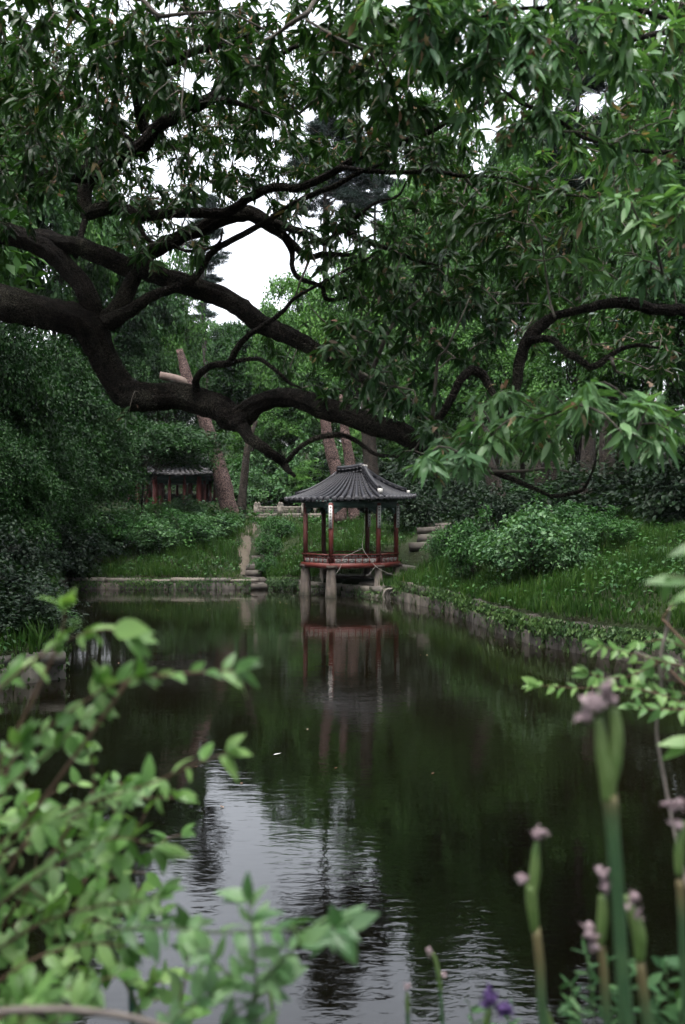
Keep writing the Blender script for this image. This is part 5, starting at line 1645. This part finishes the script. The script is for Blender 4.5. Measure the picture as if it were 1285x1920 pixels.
s_ = spline([(1.25, 2.2, Tz(1.25, 2.2)), (1.02, 2.7, 1.75), at(1238, 1420, 2.95), at(1240, 1300, 2.95), at(1238, 1240, 2.95), at(1250, 1180, 2.95), at(1256, 1140, 2.95)], .03)
gs.tube(s_, np.linspace(.009, .005, len(s_)), 8, .05)
for pts in ([at(1340, 1262, 2.95), at(1240, 1240, 2.95), at(1190, 1222, 2.95)],):
    s_ = spline(pts, .03); gs.tube(s_, np.linspace(.007, .003, len(s_)), 7)
gs.build("trunk", M['stem_grey'], b3, True)
st_.build("stem", M['stem_brown'], b3, True); lf.build("foliage", M['fg_leaf'], b3); lf2.build("foliage", M['fg_leaf'], b3)


# irises
def iris_stem_mat():
    m, nt, p = new_mat("iris_stem")
    g = ramp(nt, noise(nt, 20, 4), [(.3, (.035, .085, .038)), (.7, (.06, .12, .05))])
    t = ramp(nt, noise(nt, 30, 4, stretch=(1, 1, .3)), [(.3, (.14, .095, .045)), (.7, (.2, .16, .08))])
    a = nt.nodes.new("ShaderNodeAttribute"); a.attribute_name = "dry"
    nt.links.new(mixc(nt, g, t, a.outputs['Fac']), p.inputs['Base Color'])
    p.inputs['Roughness'].default_value = .5; p.inputs['Specular IOR Level'].default_value = .3
    bump(nt, p, noise(nt, 60, 4, stretch=(1, 1, .05)), .4, .002)
    return m


M['iris_stem'] = iris_stem_mat()


def crumple(mb, c, r, rng, n=3, up=(0, 0, 1)):
    m = 14      # shrivelled petals, curled in on each other
    d = rng.normal(0, 1, (m, 3)) * [1, .8, 1] + [0, 0, .15]
    L = r * rng.uniform(.75, 1.35, m)
    add_leaves(mb, c + rng.normal(0, .28 * r, (m, 3)), d, rng.normal(0, 1, (m, 3)), L, L * rng.uniform(.35, .7, m), 2, rng.uniform(.5, 1.1, m), .55)
    n = 3; r = r * .72

    for _ in range(n):
        o = c + rng.normal(0, .35 * r, 3)
        th = np.linspace(0, pi, 7); ph = np.linspace(0, 2 * pi, 10, endpoint=False)
        V = np.array([[sin(t) * cos(p), sin(t) * sin(p), cos(t) * 1.25] for t in th for p in ph]) * r * rng.uniform(.5, .8)
        V = V * (1 + rng.normal(0, .26, (len(V), 1)))
        q = [[i * 10 + j, i * 10 + (j + 1) % 10, (i + 1) * 10 + (j + 1) % 10, (i + 1) * 10 + j] for i in range(6) for j in range(10)]
        V = V @ np.array(mathutils.Euler(tuple(rng.uniform(-.6, .6, 3))).to_matrix()).T
        mb.add(V + o, q)


def iris(label, d, stem, spathes, flowers, seed, tan=None, fmat='wilt', leaf=None):
    """stem: (px, py, width px) list from the foot up; spathes: lists of the same; flowers: (px, py, radius px)"""
    rng = np.random.default_rng(seed)
    foot = at(stem[0][0], stem[0][1], d)
    base = np.array([foot[0], d, Tz(foot[0], d) - .03])
    root = thing("iris", label, "iris plant", base, "withered irises in the right foreground")
    rows = [[*at(a, b, d), w * .38 / F * d] for a, b, w in stem]
    b0 = np.array([*base, rows[0][3] * 1.05]); b1 = np.array(rows[0])
    rows = [list(b0 + (b1 - b0) * k) for k in (0, .4, .7, .9)] + rows
    sp = spline(rows, .02)
    mb = MB(); mb.tube(sp[:, :3], sp[:, 3], 10, .02, rng=rng); 
    so = mb.build("stem", M['iris_stem'], root, True)
    zz = np.array([v.co.z for v in so.data.vertices]) + base[2]; tv = np.zeros(len(zz))
    for s in tan or []:
        z0, z1 = at(*s[0][:2], d)[2], at(*s[-1][:2], d)[2]
        tv = np.maximum(tv, np.exp(-((zz - (z0 + z1) / 2) / (z1 - z0) / .95) ** 2) * .85)
    at_ = so.data.attributes.new("dry", 'FLOAT', 'POINT'); at_.data.foreach_set("value", tv.astype(np.float32))
    for s in spathes:
        sp = spline([[*at(a, b, d), w * .40 / F * d] for a, b, w in s], .008)
        mb = MB(); mb.tube(sp[:, :3] * [1, 1, 1], sp[:, 3], 10, .03, rng=rng); mb.build("spathe", M['spathe'], root, True)
    for a, b, r in flowers:
        mb = MB(); crumple(mb, at(a, b, d - .004), .76 * r / F * d, rng, 4); mb.build("withered_flower", M[fmat], root, True)
    for s in leaf or []:
        sp = spline([[*at(a, b, d + .03), w / 2 / F * d] for a, b, w in s], .02)
        mb = MB(); mb.tube(sp[:, :3], sp[:, 3], 8, 0, rng=rng); mb.build("leaf_blade", M['spathe'], root, True)
    return root


iris("tallest iris with a twin pod and lilac grey wilted flower against the dark water", 1.5,
     [(1185, 1990, 34), (1172, 1880, 33), (1160, 1700, 32), (1150, 1560, 34), (1143, 1490, 38)],
     [[(1142, 1500, 36), (1138, 1450, 40), (1130, 1410, 34), (1126, 1370, 26), (1122, 1350, 18)], [(1146, 1470, 28), (1154, 1420, 34), (1156, 1370, 30), (1152, 1330, 22)]],
     [(1110, 1320, 26), (1098, 1340, 18), (1138, 1290, 20), (1148, 1312, 14), (1128, 1322, 16)], 1,
     [[(1141, 1500, 39), (1140, 1478, 37), (1137, 1460, 30)]])
iris("upright iris with one brown headed pod standing alone left of the tallest", 1.75,
     [(1030, 1990, 25), (1018, 1900, 24), (1012, 1800, 23), (1005, 1740, 22)],
     [[(1003, 1745, 20), (998, 1700, 28), (996, 1660, 28)], [(998, 1680, 24), (1003, 1640, 26), (1005, 1600, 20), (1007, 1580, 12)]],
     [(1008, 1564, 17), (1022, 1560, 10), (978, 1648, 15)], 2, [[(1014, 1800, 23), (1008, 1760, 22), (1003, 1725, 20)]],
     leaf=[[(1060, 2000, 26), (1035, 1930, 16), (1015, 1870, 6)]])
iris("iris with three pinkish drooping heads just left of the tallest stem", 1.7,
     [(1145, 1990, 22), (1138, 1900, 21), (1130, 1800, 20), (1124, 1760, 20)],
     [[(1126, 1770, 20), (1130, 1720, 26), (1130, 1680, 20)]],
     [(1128, 1635, 16), (1136, 1660, 15), (1106, 1750, 19), (1114, 1775, 14)], 3, [[(1134, 1830, 21), (1128, 1790, 21), (1124, 1765, 19)]])
iris("stout iris with a pink bud right of the tallest stem", 1.65,
     [(1222, 1990, 26), (1212, 1900, 25), (1200, 1800, 23)],
     [[(1200, 1800, 24), (1198, 1750, 34), (1186, 1710, 26), (1172, 1680, 14)]],
     [(1188, 1685, 16), (1194, 1712, 13)], 4, [[(1206, 1850, 24), (1202, 1815, 24), (1199, 1790, 23)]])
iris("iris with a mauve wilted flower cut by the right edge", 1.75,
     [(1290, 1990, 22), (1284, 1850, 21), (1278, 1700, 20), (1274, 1650, 20)],
     [[(1274, 1640, 20), (1274, 1600, 26), (1280, 1560, 22), (1284, 1540, 16)]],
     [(1258, 1508, 17), (1278, 1506, 17), (1268, 1545, 14)], 5, [[(1277, 1680, 20), (1275, 1655, 20), (1274, 1632, 20)]])
iris("short thin iris with a nodding round bud over the bright water", 2.1,
     [(832, 1990, 10), (829, 1900, 10), (824, 1850, 9), (818, 1810, 8)],
     [[(826, 1860, 9), (823, 1830, 12), (817, 1800, 9), (812, 1788, 6)]],
     [(806, 1783, 9), (834, 1828, 8)], 6)
iris("shortest iris bud barely rising above the lower edge, left of the nodding one", 2.1,
     [(768, 1990, 10), (765, 1910, 10), (764, 1880, 9)],
     [[(765, 1900, 10), (764, 1878, 11), (764, 1862, 7)]],
     [(765, 1850, 9)], 7)
iris("iris with the only fresh purple flower, at the bottom edge", 1.8,
     [(902, 1990, 18), (908, 1930, 17), (916, 1900, 16)],
     [[(910, 1925, 17), (915, 1905, 18), (920, 1890, 12)]],
     [(918, 1868, 20), (940, 1890, 20), (955, 1897, 12), (908, 1880, 12)], 8, fmat='purple')
iris("slim unopened iris spike at the bottom left of the centre", 1.9,
     [(515, 1990, 12), (513, 1930, 11), (512, 1880, 8)],
     [[(512, 1900, 9), (508, 1870, 10), (504, 1850, 5)]], [], 9)


# weeds at the lower right
def weed(label, name, foot, tips, seed, Lm, wr, mat, gap):
    rng = np.random.default_rng(seed)
    f = at(*foot); f[2] = Tz(f[0], f[1]) - .03
    root = thing(name, label, "weed", (f[0], f[1], f[2]), "weeds at the lower right")
    s, l = MB(), MB()
    for t in tips:
        sp = spline([f, (f + at(*t)) / 2 + rng.normal(0, .015, 3), at(*t)], .015)
        s.tube(sp, np.linspace(.003, .0012, len(sp)), 5, rng=rng)
        n = int(len(sp) * gap)
        k = rng.integers(len(sp) // 4, len(sp), n)
        D = rng.normal(0, 1, (n, 3)) * [1, .7, .5] + norm(sp[-1] - sp[0]) * .6
        L = Lm * rng.uniform(.6, 1.2, n)
        add_leaves(l, sp[k], D, np.array([0, -.5, .8]) + rng.normal(0, .4, (n, 3)), L, L * wr, 2, .2, .15)
    s.build("stem", M['stem'], root, True); l.build("foliage", M[mat], root)
    return root


M['weed'] = leaf_mat("weed_leaf", (.04, .1, .045), (.06, .14, .06), (.09, .18, .08), rough=.5, spec=0.13, patch=4)
weed("feathery weed left of the iris stems at lower right", "weed", (1150, 2000, 2.2), [(1100, 1790, 2.2), (1070, 1840, 2.2), (1140, 1800, 2.2), (1090, 1900, 2.15), (1180, 1800, 2.2)], 1, .042, .2, 'weed', 1.6)
weed("small broad leaved weed in the lower right corner", "weed", (1270, 2000, 2.1), [(1250, 1800, 2.1), (1280, 1790, 2.1), (1230, 1860, 2.1), (1210, 1820, 2.15), (1285, 1850, 2.05)], 2, .045, .4, 'weed', .9)
weed("low green weed beside the purple flower", "weed", (900, 2000, 2.2), [(880, 1880, 2.2), (910, 1895, 2.2), (960, 1890, 2.2)], 3, .035, .22, 'weed', 1.4)

# single pale leaf afloat
mb = MB(); p = at(513, 1417, 3.0 * F / (1417 - 960)); p[2] = .012
add_leaves(mb, [p], [np.array([1, .2, .05])], [np.array([0, 0, 1.0])], [.1], [.045], 2, -.15, .2)
tag(mb.build("floating_leaf", M['white_board']), "single pale leaf afloat in the middle of the dark water", "leaf")

# ------------------------------------------------------------------ the damp air of the wood
gx0, gx1, gy0, gy1 = xs[0] - 2, xs[-1] + 2, ys[0] - 2, ys[-1] + 2
mb = MB(); mb.box(((gx0 + gx1) / 2, (gy0 + gy1) / 2, 23.0), (gx1 - gx0, gy1 - gy0, 50.0))
hm = bpy.data.materials.new("haze"); hm.use_nodes = True
hn = hm.node_tree; hn.nodes.clear()
pv = hn.nodes.new("ShaderNodeVolumePrincipled"); ho = hn.nodes.new("ShaderNodeOutputMaterial")
pv.inputs['Color'].default_value = (.80, .88, 1.0, 1)
pv.inputs['Density'].default_value = HAZE = .00012
hn.links.new(pv.outputs[0], ho.inputs['Volume'])
tag(mb.build("haze", hm), kind='stuff')
